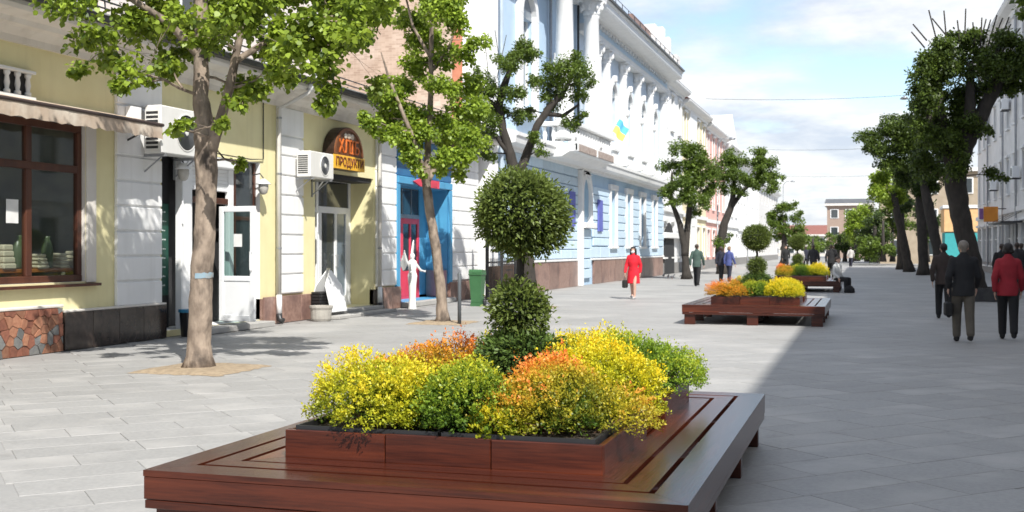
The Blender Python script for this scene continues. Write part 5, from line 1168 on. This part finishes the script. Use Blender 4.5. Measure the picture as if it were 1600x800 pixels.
tree('pollard_linden', 'big dark pollarded tree with bare cut stubs on the right', (3.36, 38.2),
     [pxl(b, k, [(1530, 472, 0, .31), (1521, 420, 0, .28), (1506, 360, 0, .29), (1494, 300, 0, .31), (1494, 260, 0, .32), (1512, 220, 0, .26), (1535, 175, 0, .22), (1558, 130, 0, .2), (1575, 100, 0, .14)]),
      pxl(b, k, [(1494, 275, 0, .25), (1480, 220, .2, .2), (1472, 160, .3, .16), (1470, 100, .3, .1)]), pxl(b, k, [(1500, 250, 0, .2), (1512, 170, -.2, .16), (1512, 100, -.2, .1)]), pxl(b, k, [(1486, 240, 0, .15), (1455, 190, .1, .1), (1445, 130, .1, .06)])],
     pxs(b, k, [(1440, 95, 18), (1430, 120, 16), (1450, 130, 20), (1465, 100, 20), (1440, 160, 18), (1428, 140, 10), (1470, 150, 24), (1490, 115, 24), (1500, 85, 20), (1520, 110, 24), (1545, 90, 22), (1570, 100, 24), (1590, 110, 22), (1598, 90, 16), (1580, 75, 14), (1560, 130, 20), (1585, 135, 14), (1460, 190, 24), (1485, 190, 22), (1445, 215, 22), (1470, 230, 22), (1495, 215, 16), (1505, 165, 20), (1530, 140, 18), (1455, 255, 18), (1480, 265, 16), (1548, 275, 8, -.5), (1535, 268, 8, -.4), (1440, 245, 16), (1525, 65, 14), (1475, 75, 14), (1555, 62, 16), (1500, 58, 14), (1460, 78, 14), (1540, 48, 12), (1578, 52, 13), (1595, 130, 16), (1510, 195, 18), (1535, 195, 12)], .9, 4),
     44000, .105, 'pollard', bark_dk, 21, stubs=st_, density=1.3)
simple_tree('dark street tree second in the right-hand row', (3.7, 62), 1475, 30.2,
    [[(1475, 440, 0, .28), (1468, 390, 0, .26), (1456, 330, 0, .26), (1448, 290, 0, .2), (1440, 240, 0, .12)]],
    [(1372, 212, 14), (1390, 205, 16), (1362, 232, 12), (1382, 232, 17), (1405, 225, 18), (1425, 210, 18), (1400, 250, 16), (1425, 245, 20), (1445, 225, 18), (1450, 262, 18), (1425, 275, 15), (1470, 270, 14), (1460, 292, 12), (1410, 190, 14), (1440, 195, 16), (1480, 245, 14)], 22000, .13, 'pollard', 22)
simple_tree('dark straight trunked tree third in the right-hand row', (3.4, 74), 1446, 25.2,
    [[(1446, 432, 0, .32), (1444, 380, 0, .29), (1440, 320, 0, .28), (1438, 270, 0, .2)]], [(1420, 262, 13), (1440, 270, 14), (1455, 280, 12), (1428, 290, 12), (1445, 300, 11), (1415, 282, 9)], 9000, .15, 'dark', 23)
simple_tree('leaning dark tree fourth in the right-hand row with a bright low crown', (2.9, 84), 1420, 22.2,
    [[(1420, 426, 0, .32), (1412, 380, 0, .28), (1400, 330, 0, .26), (1396, 300, 0, .2)]], [(1372, 285, 11), (1388, 275, 12), (1366, 300, 8), (1382, 300, 12), (1400, 292, 12), (1395, 315, 10), (1375, 310, 7), (1410, 308, 8), (1380, 262, 8)], 9000, .17, 'spring', 24)
simple_tree('slim dark tree farthest in the right-hand row', (2.7, 93), 1412, 20.1, [[(1412, 424, 0, .34), (1410, 370, 0, .3), (1410, 310, 0, .2)]], [(1408, 300, 10), (1420, 310, 9), (1400, 312, 8), (1415, 322, 8)], 3000, .19, 'dark', 25)
simple_tree('tree just beyond the right edge whose leaves hang into the top corner', (3.35, 21.6), 1640, 90, [[(1640, 540, 0, .3), (1645, 300, 0, .26), (1650, 60, 0, .2), (1660, -80, 0, .1)], [(1650, 60, 0, .1), (1620, 0, 0, .06), (1590, -30, 0, .03)]],
    [(1572, 2, 12, 0), (1588, 10, 14, .1), (1604, 2, 20, 0), (1600, -35, 30, .1), (1640, -40, 45, 0), (1690, -30, 50, 0), (1620, -100, 55, 0), (1680, -110, 60, 0), (1560, -20, 14, .1), (1575, -60, 25, 0)], 6000, .10, 'mid', 26)
for (lb, base, bx, ppm, cl, n_, g_) in (
  ('broad leafy tree filling the gap before the ochre house', (.2, 132), 1372, 14.2, [(1352, 342, 12), (1368, 334, 13), (1384, 340, 13), (1358, 358, 13), (1376, 360, 14), (1392, 358, 12), (1346, 372, 10), (1366, 378, 12), (1386, 380, 12)], 4200, 'mid'),
  ('dark bushy tree under the red roof at the street end', (-6.5, 172), 1296, 10.8, [(1290, 376, 8), (1302, 378, 8), (1310, 384, 8), (1296, 388, 7), (1318, 388, 7)], 1800, 'dark'),
  ('low dark tree left of the pale green tree at the street end', (-1.6, 142), 1342, 13.1, [(1336, 380, 7), (1346, 382, 7), (1352, 390, 6), (1334, 392, 6)], 1400, 'dark'),
  ('wide green tree low against the ochre house', (1.6, 114), 1394, 16.5, [(1362, 378, 9), (1374, 374, 9), (1386, 380, 10), (1366, 392, 9), (1380, 394, 9), (1398, 386, 9)], 2600, 'mid'),
  ('round dark tree between the last lamp and the red roof', (-5.4, 128), 1298, 14.5, [(1262, 374, 8), (1270, 382, 7), (1258, 386, 7)], 1400, 'dark'),
  ('dark tree beyond the farthest planter at the left of the street end', (-6.6, 160), 1288, 11.6, [(1282, 372, 8), (1292, 376, 7), (1286, 384, 7), (1296, 386, 6), (1278, 386, 6)], 1500, 'mid'),
  ('broad dark tree under the brown house at the street end', (-2.2, 135), 1338, 13.8, [(1332, 372, 8), (1344, 376, 8), (1336, 386, 8), (1348, 388, 8), (1326, 386, 6)], 1800, 'dark'),
  ('tall green tree in front of the ochre house beside the evergreen', (2.6, 121), 1404, 15.6, [(1396, 330, 12), (1408, 322, 11), (1418, 335, 11), (1402, 350, 12), (1415, 356, 11), (1395, 362, 9), (1424, 350, 9)], 3600, 'mid'),
  ('tree partly hidden behind the second trunk of the right-hand row', (5.6, 116), 1452, 16.2, [(1440, 330, 12), (1455, 325, 12), (1446, 348, 12), (1460, 352, 11), (1450, 368, 10)], 3000, 'dark')):
    simple_tree(lb, base, bx, ppm, [[(bx, 409, 0, .22), (bx, 345 if ppm > 15 else 372, 0, .1)]], cl, n_, .24, g_, int(bx))
# ---------------------------------------------------------------- people
def remeshed(name, m, mats, parent, vox, pick=None, smooth_it=6):
    """one continuous skin over overlapping limbs: voxel union, then relaxed"""
    me = m.mesh(name + '_raw'); o = bpy.data.objects.new('raw', me); C.objects.link(o)
    r = o.modifiers.new('r', 'REMESH'); r.mode = 'VOXEL'; r.voxel_size = vox
    s = o.modifiers.new('s', 'SMOOTH'); s.factor = .5; s.iterations = smooth_it
    dg = bpy.context.evaluated_depsgraph_get(); out = bpy.data.meshes.new_from_object(o.evaluated_get(dg)); out.name = name
    bpy.data.objects.remove(o); bpy.data.meshes.remove(me); out.materials.clear()
    ob = link_mesh(name, out, mats, parent, smooth=True)
    if pick:
        idx = np.zeros(len(out.polygons), np.int32)
        for i, p in enumerate(out.polygons): idx[i] = pick(p.center)
        out.polygons.foreach_set('material_index', idx)
    return ob
def cap(m, a, ra, b, rb, n=10):
    a, b = Vector(a), Vector(b); d = (b - a).normalized()
    P, Rr = [], []
    for k in (0, .35, .7, .93): P.append(a - d * ra * math.cos(k * PI / 2)); Rr.append(max(ra * math.sin(k * PI / 2), ra * .12))
    P += [a, b]; Rr += [ra, rb]
    for k in (.93, .7, .35, 0): P.append(b + d * rb * math.cos(k * PI / 2)); Rr.append(max(rb * math.sin(k * PI / 2), rb * .12))
    m.tube(P, Rr, n)
def loft(m, rings, n=16):
    vs = []
    for (x, y, z, rx, ry) in rings: vs += [(x + rx * math.cos(2 * PI * k / n), y + ry * math.sin(2 * PI * k / n), z) for k in range(n)]
    fs = [(i * n + k, i * n + (k + 1) % n, (i + 1) * n + (k + 1) % n, (i + 1) * n + k) for i in range(len(rings) - 1) for k in range(n)]
    fs += [tuple(range(n - 1, -1, -1)), tuple(range((len(rings) - 1) * n, len(rings) * n))]
    m.add(vs, fs)
skin = M('skin', (.52, .33, .25), .55, (.48, .29, .22), 8); lipm = M('lips', (.35, .12, .1), .5); eyem = M('eye', (.03, .025, .02), .3)
def cloth(name, c): return M('cloth_' + name, c, .85, tuple(x * .75 for x in c), 5, 6, bump=.9, bs=7)
def person(label, loc, heading, H=1.75, stride=.24, top='jacket', topc=('black', (.015, .015, .016)), legc=('dark', (.02, .02, .024)), shoec=('shoe', (.02, .02, .02)), hairc=('brown', (.05, .03, .02)),
           hair='short', bag=None, bagc=('bag', (.015, .015, .015)), mask=False, swing=.13, vox=.0115, bare_legs=False, sit=False, fem=False, lean=0, cap_=False, backpack=False, arm_bend=0):
    """local axes: the person faces -Y; heading turns them about Z"""
    t = thing('person', label, 'person', loc, heading, local=True, group='people on the street'); k = H / 1.75
    V = lambda x, y, z: (x * k, y * k, z * k)
    sw = .165 if fem else .19; hipw = .09
    lo = 0.0
    if sit:
        legs = {s: [(s * hipw, 0, .50), (s * (hipw + .03), -.42, .50), (s * (hipw + .03), -.44, .09)] for s in (-1, 1)}; lo = -.42
    else:
        legs = {1: [(hipw, 0, .92), (hipw, -.10 - stride * .35, .50), (hipw, -stride, .085)], -1: [(-hipw, 0, .92), (-hipw, .04 + stride * .2, .49), (-hipw, stride * 1.15, .10 + stride * .12)]}
    arms = {s: [(s * sw, .0, 1.42 + lo), (s * (sw + .065), s * swing * .45 + .02, 1.14 + lo), (s * (sw + .06), s * swing - .06 - arm_bend * .2, .90 + lo + arm_bend * .18)] for s in (-1, 1)}
    torso = [(0, 0, .84 + lo, .10, .08), (0, .01, .90 + lo, .165, .115), (0, .0, 1.05 + lo, .135, .10), (0, -.01, 1.22 + lo, .155, .112), (0, 0, 1.36 + lo, .17, .105), (0, .01, 1.45 + lo, .125, .08), (0, .01, 1.49 + lo, .06, .055)]
    hz = 1.635 + lo; hy = -.02 + lean * -.05
    b = MB(); loft(b, [tuple(c * k for c in q) for q in torso])
    cap(b, V(0, .012, 1.45 + lo), .056 * k, V(0, hy + .015, 1.56 + lo), .052 * k)
    b.ball(V(0, hy + .012, hz + .025), .077 * k, .096 * k, .098 * k, 14, 10); b.ball(V(0, hy - .022, hz - .04), .058 * k, .068 * k, .075 * k, 12, 8)   # skull and jaw
    cap(b, V(0, hy - .092, hz + .015), .010 * k, V(0, hy - .108, hz - .022), .014 * k, 8)                                              # nose
    for s in (-1, 1): b.ball(V(s * .08, hy + .01, hz - .005), .012 * k, .02 * k, .032 * k, 8, 6)                                        # ears
    for s in (-1, 1):
        h_, kn, an = legs[s]
        cap(b, V(*h_), .088 * k, V(*kn), .056 * k); cap(b, V(*kn), .055 * k, V(kn[0], kn[1] * .5 + an[1] * .5 + .012, (kn[2] + an[2]) / 2 + .05), .056 * k); cap(b, V(kn[0], kn[1] * .5 + an[1] * .5 + .01, (kn[2] + an[2]) / 2 + .04), .054 * k, V(*an), .038 * k)
        cap(b, V(*an), .037 * k, V(an[0], an[1] - .13, max(.035, an[2] - .055)), .03 * k)
        sh, el, wr = arms[s]
        cap(b, V(sh[0] * .9, sh[1], sh[2] - .01), .058 * k, V(*el), .042 * k); cap(b, V(*el), .041 * k, V(*wr), .028 * k)
        hd = (wr[0], wr[1] - .02, wr[2] - .075); b.ball(V(hd[0], hd[1] + .005, hd[2] + .012), .018 * k, .038 * k, .048 * k, 10, 8)       # palm
        for q, (oy, ln) in enumerate(((-.03, .062), (-.01, .074), (.01, .07), (.028, .055))):
            p0 = (hd[0], hd[1] + oy, hd[2] - .03); p1 = (hd[0] - s * .006, hd[1] + oy - .004, hd[2] - .03 - ln * .55); p2 = (hd[0] - s * .024, hd[1] + oy - .008, hd[2] - .03 - ln)
            cap(b, V(*p0), .0092 * k, V(*p1), .0088 * k, 6); cap(b, V(*p1), .0088 * k, V(*p2), .008 * k, 6)
        cap(b, V(hd[0], hd[1] - .032, hd[2] + .02), .011 * k, V(hd[0] - s * .012, hd[1] - .062, hd[2] - .022), .0095 * k, 6)            # thumb
    eyes = [Vector(V(s * .031, hy - .085, hz + .02)) for s in (-1, 1)]; mouth = Vector(V(0, hy - .088, hz - .058))
    def pick(c):
        if any((c - e).length < .015 * k for e in eyes): return 1
        d = c - mouth
        return 2 if abs(d.x) < .024 * k and abs(d.z) < .008 * k and abs(d.y) < .03 else 0
    remeshed('body', b, [skin, eyem, lipm], t, vox, pick, 3)
    g = .016                                        # garments sit outside the skin
    tm = cloth(*topc)
    j = MB()
    bot = .80 if top == 'jacket' else .52
    hemx = .195 if top == 'jacket' else .235
    rings = [(0, .005, bot + lo, hemx, .15 if top == 'jacket' else .185), (0, .005, .95 + lo, .19, .142), (0, .0, 1.08 + lo, .172 if not fem else .15, .135), (0, -.01, 1.24 + lo, .186, .14), (0, 0, 1.37 + lo, .20, .128), (0, .01, 1.46 + lo, .14, .10), (0, .012, 1.52 + lo, .08, .078)]
    if sit and top == 'coat': rings[0] = (0, -.02, .50, .22, .2)
    loft(j, [tuple(c * k for c in q) for q in rings])
    for s in (-1, 1):
        sh, el, wr = arms[s]; cap(j, V(sh[0] * .88, sh[1], sh[2] - .012), .082 * k, V(*el), .062 * k); cap(j, V(*el), .062 * k, V(wr[0], wr[1] + .004, wr[2] + .012), .048 * k)
    cap(j, V(0, .03, 1.50 + lo), .075 * k, V(0, .0, 1.52 + lo), .07 * k)
    remeshed('jacket' if top == 'jacket' else 'coat', j, tm, t, .014, None, 3)
    if not bare_legs:
        p = MB(); loft(p, [tuple(c * k for c in q) for q in [(0, .005, .80 + lo, .15, .115), (0, .01, .88 + lo, .182, .13), (0, .005, 1.0 + lo, .165, .125)]])
        for s in (-1, 1):
            h_, kn, an = legs[s]
            cap(p, V(*h_), .108 * k, V(*kn), .084 * k); cap(p, V(*kn), .084 * k, V(an[0], an[1] + .006, an[2] + .035), .07 * k)
        remeshed('trousers', p, cloth(*legc), t, .014, None, 3)
    for s in (-1, 1):
        f = MB(); an = legs[s][2]; z0 = an[2] - .085; cap(f, V(an[0], an[1] + .02, z0 + .07), .05 * k, V(an[0], an[1] - .02, z0 + .05), .05 * k); cap(f, V(an[0], an[1] + .03, z0 + .04), .04 * k, V(an[0], an[1] - .15, z0 + .036), .036 * k)
        remeshed('shoe', f, cloth(*shoec), t, .012, None, 2)
    hm = M('hair_' + hairc[0], hairc[1], .5, tuple(x * .6 for x in hairc[1]), 30, bump=.5, bs=60, stretch=(1, 1, .2)); hh = MB()
    hh.ball(V(0, hy + .03, hz + .045), .088 * k, .10 * k, .092 * k, 14, 10); hh.ball(V(0, hy - .02, hz + .09), .068 * k, .07 * k, .046 * k, 12, 8)
    if hair == 'long':
        for s in (-1, 0, 1): cap(hh, V(s * .06, hy + .045, hz + .03), .05 * k, V(s * .075, hy + .05, hz - .2), .042 * k)
        for s in (-1, 1): cap(hh, V(s * .078, hy - .01, hz + .05), .025 * k, V(s * .095, hy - .01, hz - .18), .028 * k)
    elif hair == 'bob': cap(hh, V(-.05, hy + .05, hz - .02), .055 * k, V(.05, hy + .05, hz - .02), .055 * k)
    else: cap(hh, V(0, hy + .06, hz), .05 * k, V(0, hy + .055, hz - .05), .045 * k)
    remeshed('hair', hh, hm, t, .011, None, 2)
    if mask:
        q = MB(); q.ball(V(0, hy - .045, hz - .045), .066 * k, .062 * k, .052 * k, 14, 10); q.build('face_mask', M('mask_white', (.75, .77, .8), .8), t, smooth=True)
    if backpack:
        q = MB(); q.cbox(*[c * k for c in (-.14, .14, .12, .26, 1.05, 1.42)], c=.04 * k); q.build('backpack', cloth(*bagc), t)
    if bag:
        s = bag; wr = arms[s][2]
        bo = thing('handbag', 'black handbag held by ' + {True: 'the woman in the red coat'}.get(top == 'coat', 'the grey haired person in khaki trousers'), 'handbag', (0, 0, 0), 0, local=True); M4 = Matrix.Translation(Vector(loc)) @ Matrix.Rotation(heading, 4, 'Z')
        hd = Vector(V(wr[0] + s * .0, wr[1] - .02, wr[2] - .14)); bo.location = M4 @ hd; bo.rotation_euler = (0, 0, heading)
        q = MB(); q.cbox(-.06, .06, -.15, .15, -.36, -.12, c=.025); q.build('bag_body', cloth(*bagc), bo)
        MB().tube([(0, -.09, -.13), (0, -.07, -.02), (0, 0, .02), (0, .07, -.02), (0, .09, -.13)], .010, 6).build('strap', cloth(*bagc), bo)
    return t
RED = ('red', (.72, .012, .03)); BLK = ('black', (.014, .014, .016)); NAVY = ('navy', (.02, .022, .04)); GREEN = ('green', (.06, .10, .085)); BLUE = ('blue', (.07, .09, .26)); MAROON = ('maroon', (.33, .018, .03)); BROWN = ('umber', (.045, .032, .028)); KHAKI = ('khaki', (.11, .095, .075)); DGREY = ('charcoal', (.03, .03, .034))
person('woman in a bright red knee length coat carrying a black bag', (-7.1, 36.4, 0), R(-6), 1.66, .16, 'coat', RED, shoec=('pale_shoe', (.5, .5, .5)), hairc=('black', (.015, .011, .01)), hair='long', bag=-1, mask=True, bare_legs=True, fem=True)
person('man in a green jacket and black trousers walking away', (-6.9, 49.5, 0), R(172), 1.78, .12, 'jacket', GREEN, BLK, vox=.014)
person('person in a blue jacket standing behind the middle planter', (-6.3, 56.4, 0), R(150), 1.70, .08, 'jacket', BLUE, NAVY, hairc=('sand', (.25, .16, .09)), hair='bob', fem=True, vox=.014)
person('dark haired person in navy beside the one in a blue jacket', (-6.75, 56.9, 0), R(160), 1.70, .1, 'jacket', NAVY, BLK, hair='long', fem=True, vox=.014)
person('grey haired person in a black jacket and khaki trousers walking away on the right', (1.62, 21.3, 0), R(184), 1.74, .15, 'jacket', BLK, KHAKI, hairc=('grey', (.22, .19, .16)), bag=1, arm_bend=.3)
person('person in a dark red jacket and black trousers walking away near the right edge', (2.42, 22.1, 0), R(176), 1.70, .18, 'jacket', MAROON, BLK, hairc=('black', (.015, .011, .01)), hair='bob', fem=True)
person('person in a dark brown jacket walking away beside the big right-hand tree', (1.72, 28.2, 0), R(182), 1.72, .2, 'jacket', BROWN, BLK, hairc=('black', (.015, .011, .01)))
person('person in black by the grey wall, nearer the tree trunk', (4.3, 41, 0), R(180), 1.76, .14, 'jacket', BLK, BLK, vox=.016)
person('person in charcoal by the grey wall, second from the tree trunk', (4.9, 42.2, 0), R(175), 1.80, .16, 'jacket', DGREY, BLK, vox=.016)
person('dark clad person cut off by the right edge of the frame', (4.35, 29.8, 0), R(185), 1.68, .15, 'jacket', BLK, DGREY, vox=.014)
person('man in black walking away past the farthest planter', (-1.75, 64, 0), R(180), 1.80, .15, 'jacket', BLK, BLK, vox=.016)
person('person in a dark jacket left of the man in black beyond the farthest planter', (-2.75, 66, 0), R(170), 1.80, .12, 'jacket', DGREY, NAVY, vox=.016)
person('person in a pale top far beyond the farthest planter', (-3.7, 70, 0), R(190), 1.72, .14, 'jacket', ('pale', (.55, .53, .5)), NAVY, hair='bob', vox=.016)
person('person in white seated on the corner of the farthest planter', (-.98, 43.95, .0), R(60), 1.70, .1, 'jacket', ('white', (.7, .7, .68)), BLK, sit=True, hair='bob', vox=.016, swing=.04, arm_bend=.5)
person('small dark figure at the far end of the street near the small tree', (-4.4, 92, 0), R(200), 1.75, .1, 'jacket', NAVY, BLK, vox=.018)

src = [o for o in bpy.data.objects if o.name.startswith('person') and o.parent is None and o.get('label', '').startswith(('man in black walking', 'person in charcoal', 'person in a pale top'))]
for q, (x, y, rz, lb) in enumerate(((-3.4, 80, 2.9, 'distant walker beyond the person in the pale top'), (-2.3, 90, 3.3, 'distant dark walker in the middle of the far street'), (-1.2, 104, 3.0, 'tiny dark walker farthest along the shaded side'), (5.6, 47, 3.1, 'dark walker close to the grey house wall on the right'), (-5.4, 84, .2, 'distant walker coming towards the farthest planter on its left'))):
    c_ = copy_tree(src[q % len(src)]); c_.location = (x, y, 0); c_.rotation_euler = (0, 0, rz); c_['label'] = lb
# ---------------------------------------------------------------- street furniture
grn = M('green_bin_plastic', (.05, .15, .06), .45, (.04, .125, .05), 4)
bn = thing('wheeled_bin', 'green plastic litter bin beside a grey post', 'bin', (-10.4, 30.6, 0))
x, y = -10.4, 30.6
m = MB(); loftr = [(.135, .10), (.14, .12), (.185, .88), (.19, .9)]
vs = []
for hw, z in loftr: vs += [(x - hw, y - hw, z), (x + hw, y - hw, z), (x + hw, y + hw, z), (x - hw, y + hw, z)]
m.add(vs, [(0, 3, 2, 1)] + [(i * 4 + a, i * 4 + (a + 1) % 4, (i + 1) * 4 + (a + 1) % 4, (i + 1) * 4 + a) for i in range(3) for a in range(4)] + [(12, 13, 14, 15)]); m.build('body', grn, bn)
box('rim', grn, bn, x - .205, x + .205, y - .205, y + .205, .86, .93, c=.02); MB().prism([(y - .2, .935), (y + .2, .935), (y + .18, 1.0), (y - .13, 1.03), (y - .19, .98)], x - .195, x + .195, 'x').build('lid', grn, bn)
for s in (-1, 1): MB().lathe([(.09, 0), (.1, .02), (.1, .05), (.09, .07)], (x + s * .17 - .035, y + .13, .1), 14, 'x').build('wheel', black_pl, bn)
box('foot', grn, bn, x - .15, x + .15, y - .16, y + .05, 0, .1)
po = MB().tube([(-8.2, 22.95, 0), (-8.2, 22.95, 1.08), (-8.2, 22.95, 1.1)], [.04, .04, .03], 10).build('post', M('post_grey', (.10, .11, .12), .5), None, smooth=True); tag(po, 'short dark grey post standing beside the leaning linden', 'post')
tb = thing('black_container', 'low black rubbish container against the gate beside the green bin', 'container', (-11.7, 34.8, 0))
box('body', black_pl, tb, -11.95, -11.35, 36.2, 37.0, .04, .85, c=.03); box('lid', black_pl, tb, -11.98, -11.32, 36.17, 37.03, .86, .94, c=.02)
for yy in (36.3, 36.9): box('foot', black_pl, tb, -11.9, -11.4, yy - .04, yy + .04, 0, .038)
# white winged figure
an = thing('winged_figure', 'slim white winged figure standing before the red door', 'sculpture', (-11.55, 28.6, 0))
wp = M('white_gloss_paint', (.82, .82, .80), .35, (.76, .76, .74), 3)
ax, ay = -11.55, 28.6
b = MB(); loft(b, [(ax, ay, 0, .13, .13), (ax, ay, .04, .12, .12), (ax, ay, .3, .10, .10), (ax, ay, .7, .115, .11), (ax, ay, .98, .15, .12), (ax, ay, 1.12, .105, .09), (ax, ay, 1.3, .15, .10), (ax, ay, 1.42, .13, .08), (ax, ay, 1.47, .05, .05)])
b.ball((ax, ay, 1.57), .075, .085, .10); cap(b, (ax, ay, 1.4), .05, (ax, ay, 1.52), .045)
cap(b, (ax + .02, ay - .12, 1.38), .045, (ax + .14, ay - .32, 1.12), .035); cap(b, (ax + .14, ay - .32, 1.12), .034, (ax + .16, ay - .52, 1.1), .026)
cap(b, (ax + .02, ay + .12, 1.38), .045, (ax + .14, ay + .32, 1.14), .035); cap(b, (ax + .14, ay + .32, 1.14), .034, (ax + .16, ay + .50, 1.12), .026)
for s in (-1, 1):
    for q in range(4): cap(b, (ax + .17, ay + s * (.51 + .0 * q), 1.11 + .012 * (q - 1.5)), .011, (ax + .19, ay + s * .6, 1.11 + .02 * (q - 1.5)), .009, 6)
remeshed('figure', b, wp, None, .012, None, 3)
fg = bpy.data.objects['figure']; fg.parent = an; fg.matrix_parent_inverse = Matrix.Translation(-Vector((ax, ay, 0)))
for s, tall in ((-1, 1.75), (1, 2.05)):
    for q in range(5):
        u = q / 4
        pts = [(ay + s * (.08 + .04 * u), 1.38 - u * .2), (ay + s * (.28 + .10 * u), tall - .12 - u * .28), (ay + s * (.36 + .12 * u), tall - u * .32), (ay + s * (.38 + .1 * u), tall - .14 - u * .32), (ay + s * (.2 + .08 * u), 1.28 - u * .14)]
        MB().prism(pts, ax - .12 - .018 * q, ax - .095 - .018 * q, 'x').build('wing_feather', wp, an)
an.scale = (.9, .9, .9)
# pentagonal white pavement sign
af = thing('pavement_sign', 'white house shaped folding sign in front of the bread shop door', 'sign', (-11.95, 24.4, .155))
for s in (1, -1):
    poly = [(-.42, 0), (.42, 0), (.42, .62), (0, 1.02), (-.42, .62)]
    vs = []
    cA, sA = math.cos(R(14)), math.sin(R(14))
    for th in (0, .025):
        for (u, v) in poly: vs.append((-11.95 + s * (.26 - v * sA + th), 24.4 + u, .157 + v * cA))
    MB().add(vs, [(0, 1, 2, 3, 4), (9, 8, 7, 6, 5)] + [(i, (i + 1) % 5, (i + 1) % 5 + 5, i + 5) for i in range(5)]).build('panel', pvc, af)
MB().box(-12.0, -11.9, 24.38, 24.42, 1.1, 1.16).build('hinge', metal_gr, af)
# stone tub and black crate by the bread shop
sp_ = MB().lathe([(.25, 0), (.28, .05), (.30, .25), (.33, .30), (.33, .34), (.27, .34), (.25, .28)], (-11.62, 23.35, 0), 16, sx=.8, sy=.8).build('stone_tub', M('tub_stone', (.42, .40, .36), .9, (.34, .32, .29), 6, bump=.4), None, smooth=False); tag(sp_, 'round grey stone tub at the bread shop step', 'tub')
bc = thing('black_crate', 'black slatted crate standing behind the stone tub', 'crate', (-11.95, 24.1, 0))
for q in range(4): box('slat', black_pl, bc, -12.07, -11.85, 23.75, 24.35, .36 + q * .07, .415 + q * .07, c=.006)
box('inner', dark_in, bc, -12.06, -11.87, 23.77, 24.33, .35, .62); box('base', black_pl, bc, -12.07, -11.85, 23.75, 24.35, .0, .35, c=.01)
db = thing('blue_bin', 'dark bin with a blue rim standing in the recess behind the near tree', 'bin', (-11.9, 18.45, 0))
MB().lathe([(.17, 0), (.2, .45)], (-11.85, 18.5, 0), 14).build('body', black_pl, db); MB().lathe([(.19, .44), (.22, .45), (.22, .5), (.19, .5)], (-11.85, 18.5, 0), 14).build('rim', M('bin_blue', (.03, .2, .35), .5), db)
# box round the big right-hand tree
tbx = thing('tree_box', 'dark box guard round the foot of the big right-hand tree', 'tree guard', (3.36, 38.2, 0))
for s in (-1, 1):
    box('side_board', metal_dk, tbx, 3.36 + s * .62, 3.36 + s * .68, 37.52, 38.88, 0, .42, c=.01); box('side_board', metal_dk, tbx, 2.74, 3.98, 38.2 + s * .62, 38.2 + s * .68, 0, .42, c=.01)
# lamp posts on the left
def lamp_post(x, y, h, lb):
    t = thing('lamp_post', lb, 'street lamp', (x, y, 0), group='slender street lamps')
    MB().tube([(x, y, 0), (x, y, .8), (x, y, .9), (x, y, h)], [.09, .085, .055, .04], 10).build('pole', metal_gr, t, smooth=True)
    MB().tube([(x, y, h - .02), (x + .3, y, h + .3), (x + .9, y, h + .38)], .03, 6).build('arm', metal_gr, t, smooth=True)
    MB().lathe([(.05, .08), (.2, .02), (.24, -.06), (.2, -.09)], (x + .95, y, h + .34), 12).build('lamp_head', metal_gr, t, smooth=True)
lamp_post(-8.9, 92.5, 7.6, 'slender street lamp beside the tree with two crowns'); lamp_post(-8.1, 122, 8.2, 'slender street lamp behind the farthest planter'); lamp_post(-9.3, 76.5, 8.5, 'grey street lamp left of the leaning tree')
# black bag by the farthest planter, pigeons on the paving
bg = thing('black_rucksack', 'black rucksack on the ground beside the farthest planter', 'bag', (-.55, 43.5, 0)); bg.scale = (.7, .7, .7)
m = MB(); loft(m, [(-.55, 43.5, 0, .24, .17), (-.55, 43.5, .05, .28, .2), (-.55, 43.5, .22, .26, .18), (-.55, 43.5, .36, .15, .12), (-.55, 43.5, .4, .05, .05)]); m.build('sack', cloth(*BLK), bg, smooth=True)
MB().tube([(-.6, 43.36, .3), (-.62, 43.25, .2), (-.6, 43.33, .06)], .015, 5).build('strap', cloth(*BLK), bg)
pgm = M('pigeon_grey', (.07, .075, .09), .6, (.12, .12, .13), 20)
for q, (x, y, a, lb) in enumerate(((-10.1, 61.5, .4, 'pigeon nearest the woman in red'), (-9.75, 60.6, 2.0, 'pigeon standing closest to the camera'), (-9.5, 62.5, 1.2, 'pigeon nearest the forked tree'), (-10.6, 63, 3.0, 'pigeon farthest left on the paving'))):
    pg = thing('pigeon', lb, 'pigeon', (x, y, 0), a, group='pigeons on the paving', local=True)
    b = MB(); b.ball((0, 0, .13), .055, .11, .06, 10, 8); cap(b, (0, -.08, .15), .04, (0, -.12, .22), .028, 8); b.ball((0, -.13, .24), .027, .032, .027, 8, 6); cap(b, (0, -.15, .238), .008, (0, -.175, .232), .004, 6); cap(b, (0, .09, .125), .03, (0, .19, .105), .018, 6)
    remeshed('body', b, pgm, pg, .009, None, 2)
    for s in (-1, 1): MB().tube([(s * .025, 0, .085), (s * .025, .005, .01), (s * .025, -.03, .003)], .006, 5).build('leg', M('pigeon_leg', (.3, .1, .08), .6), pg)
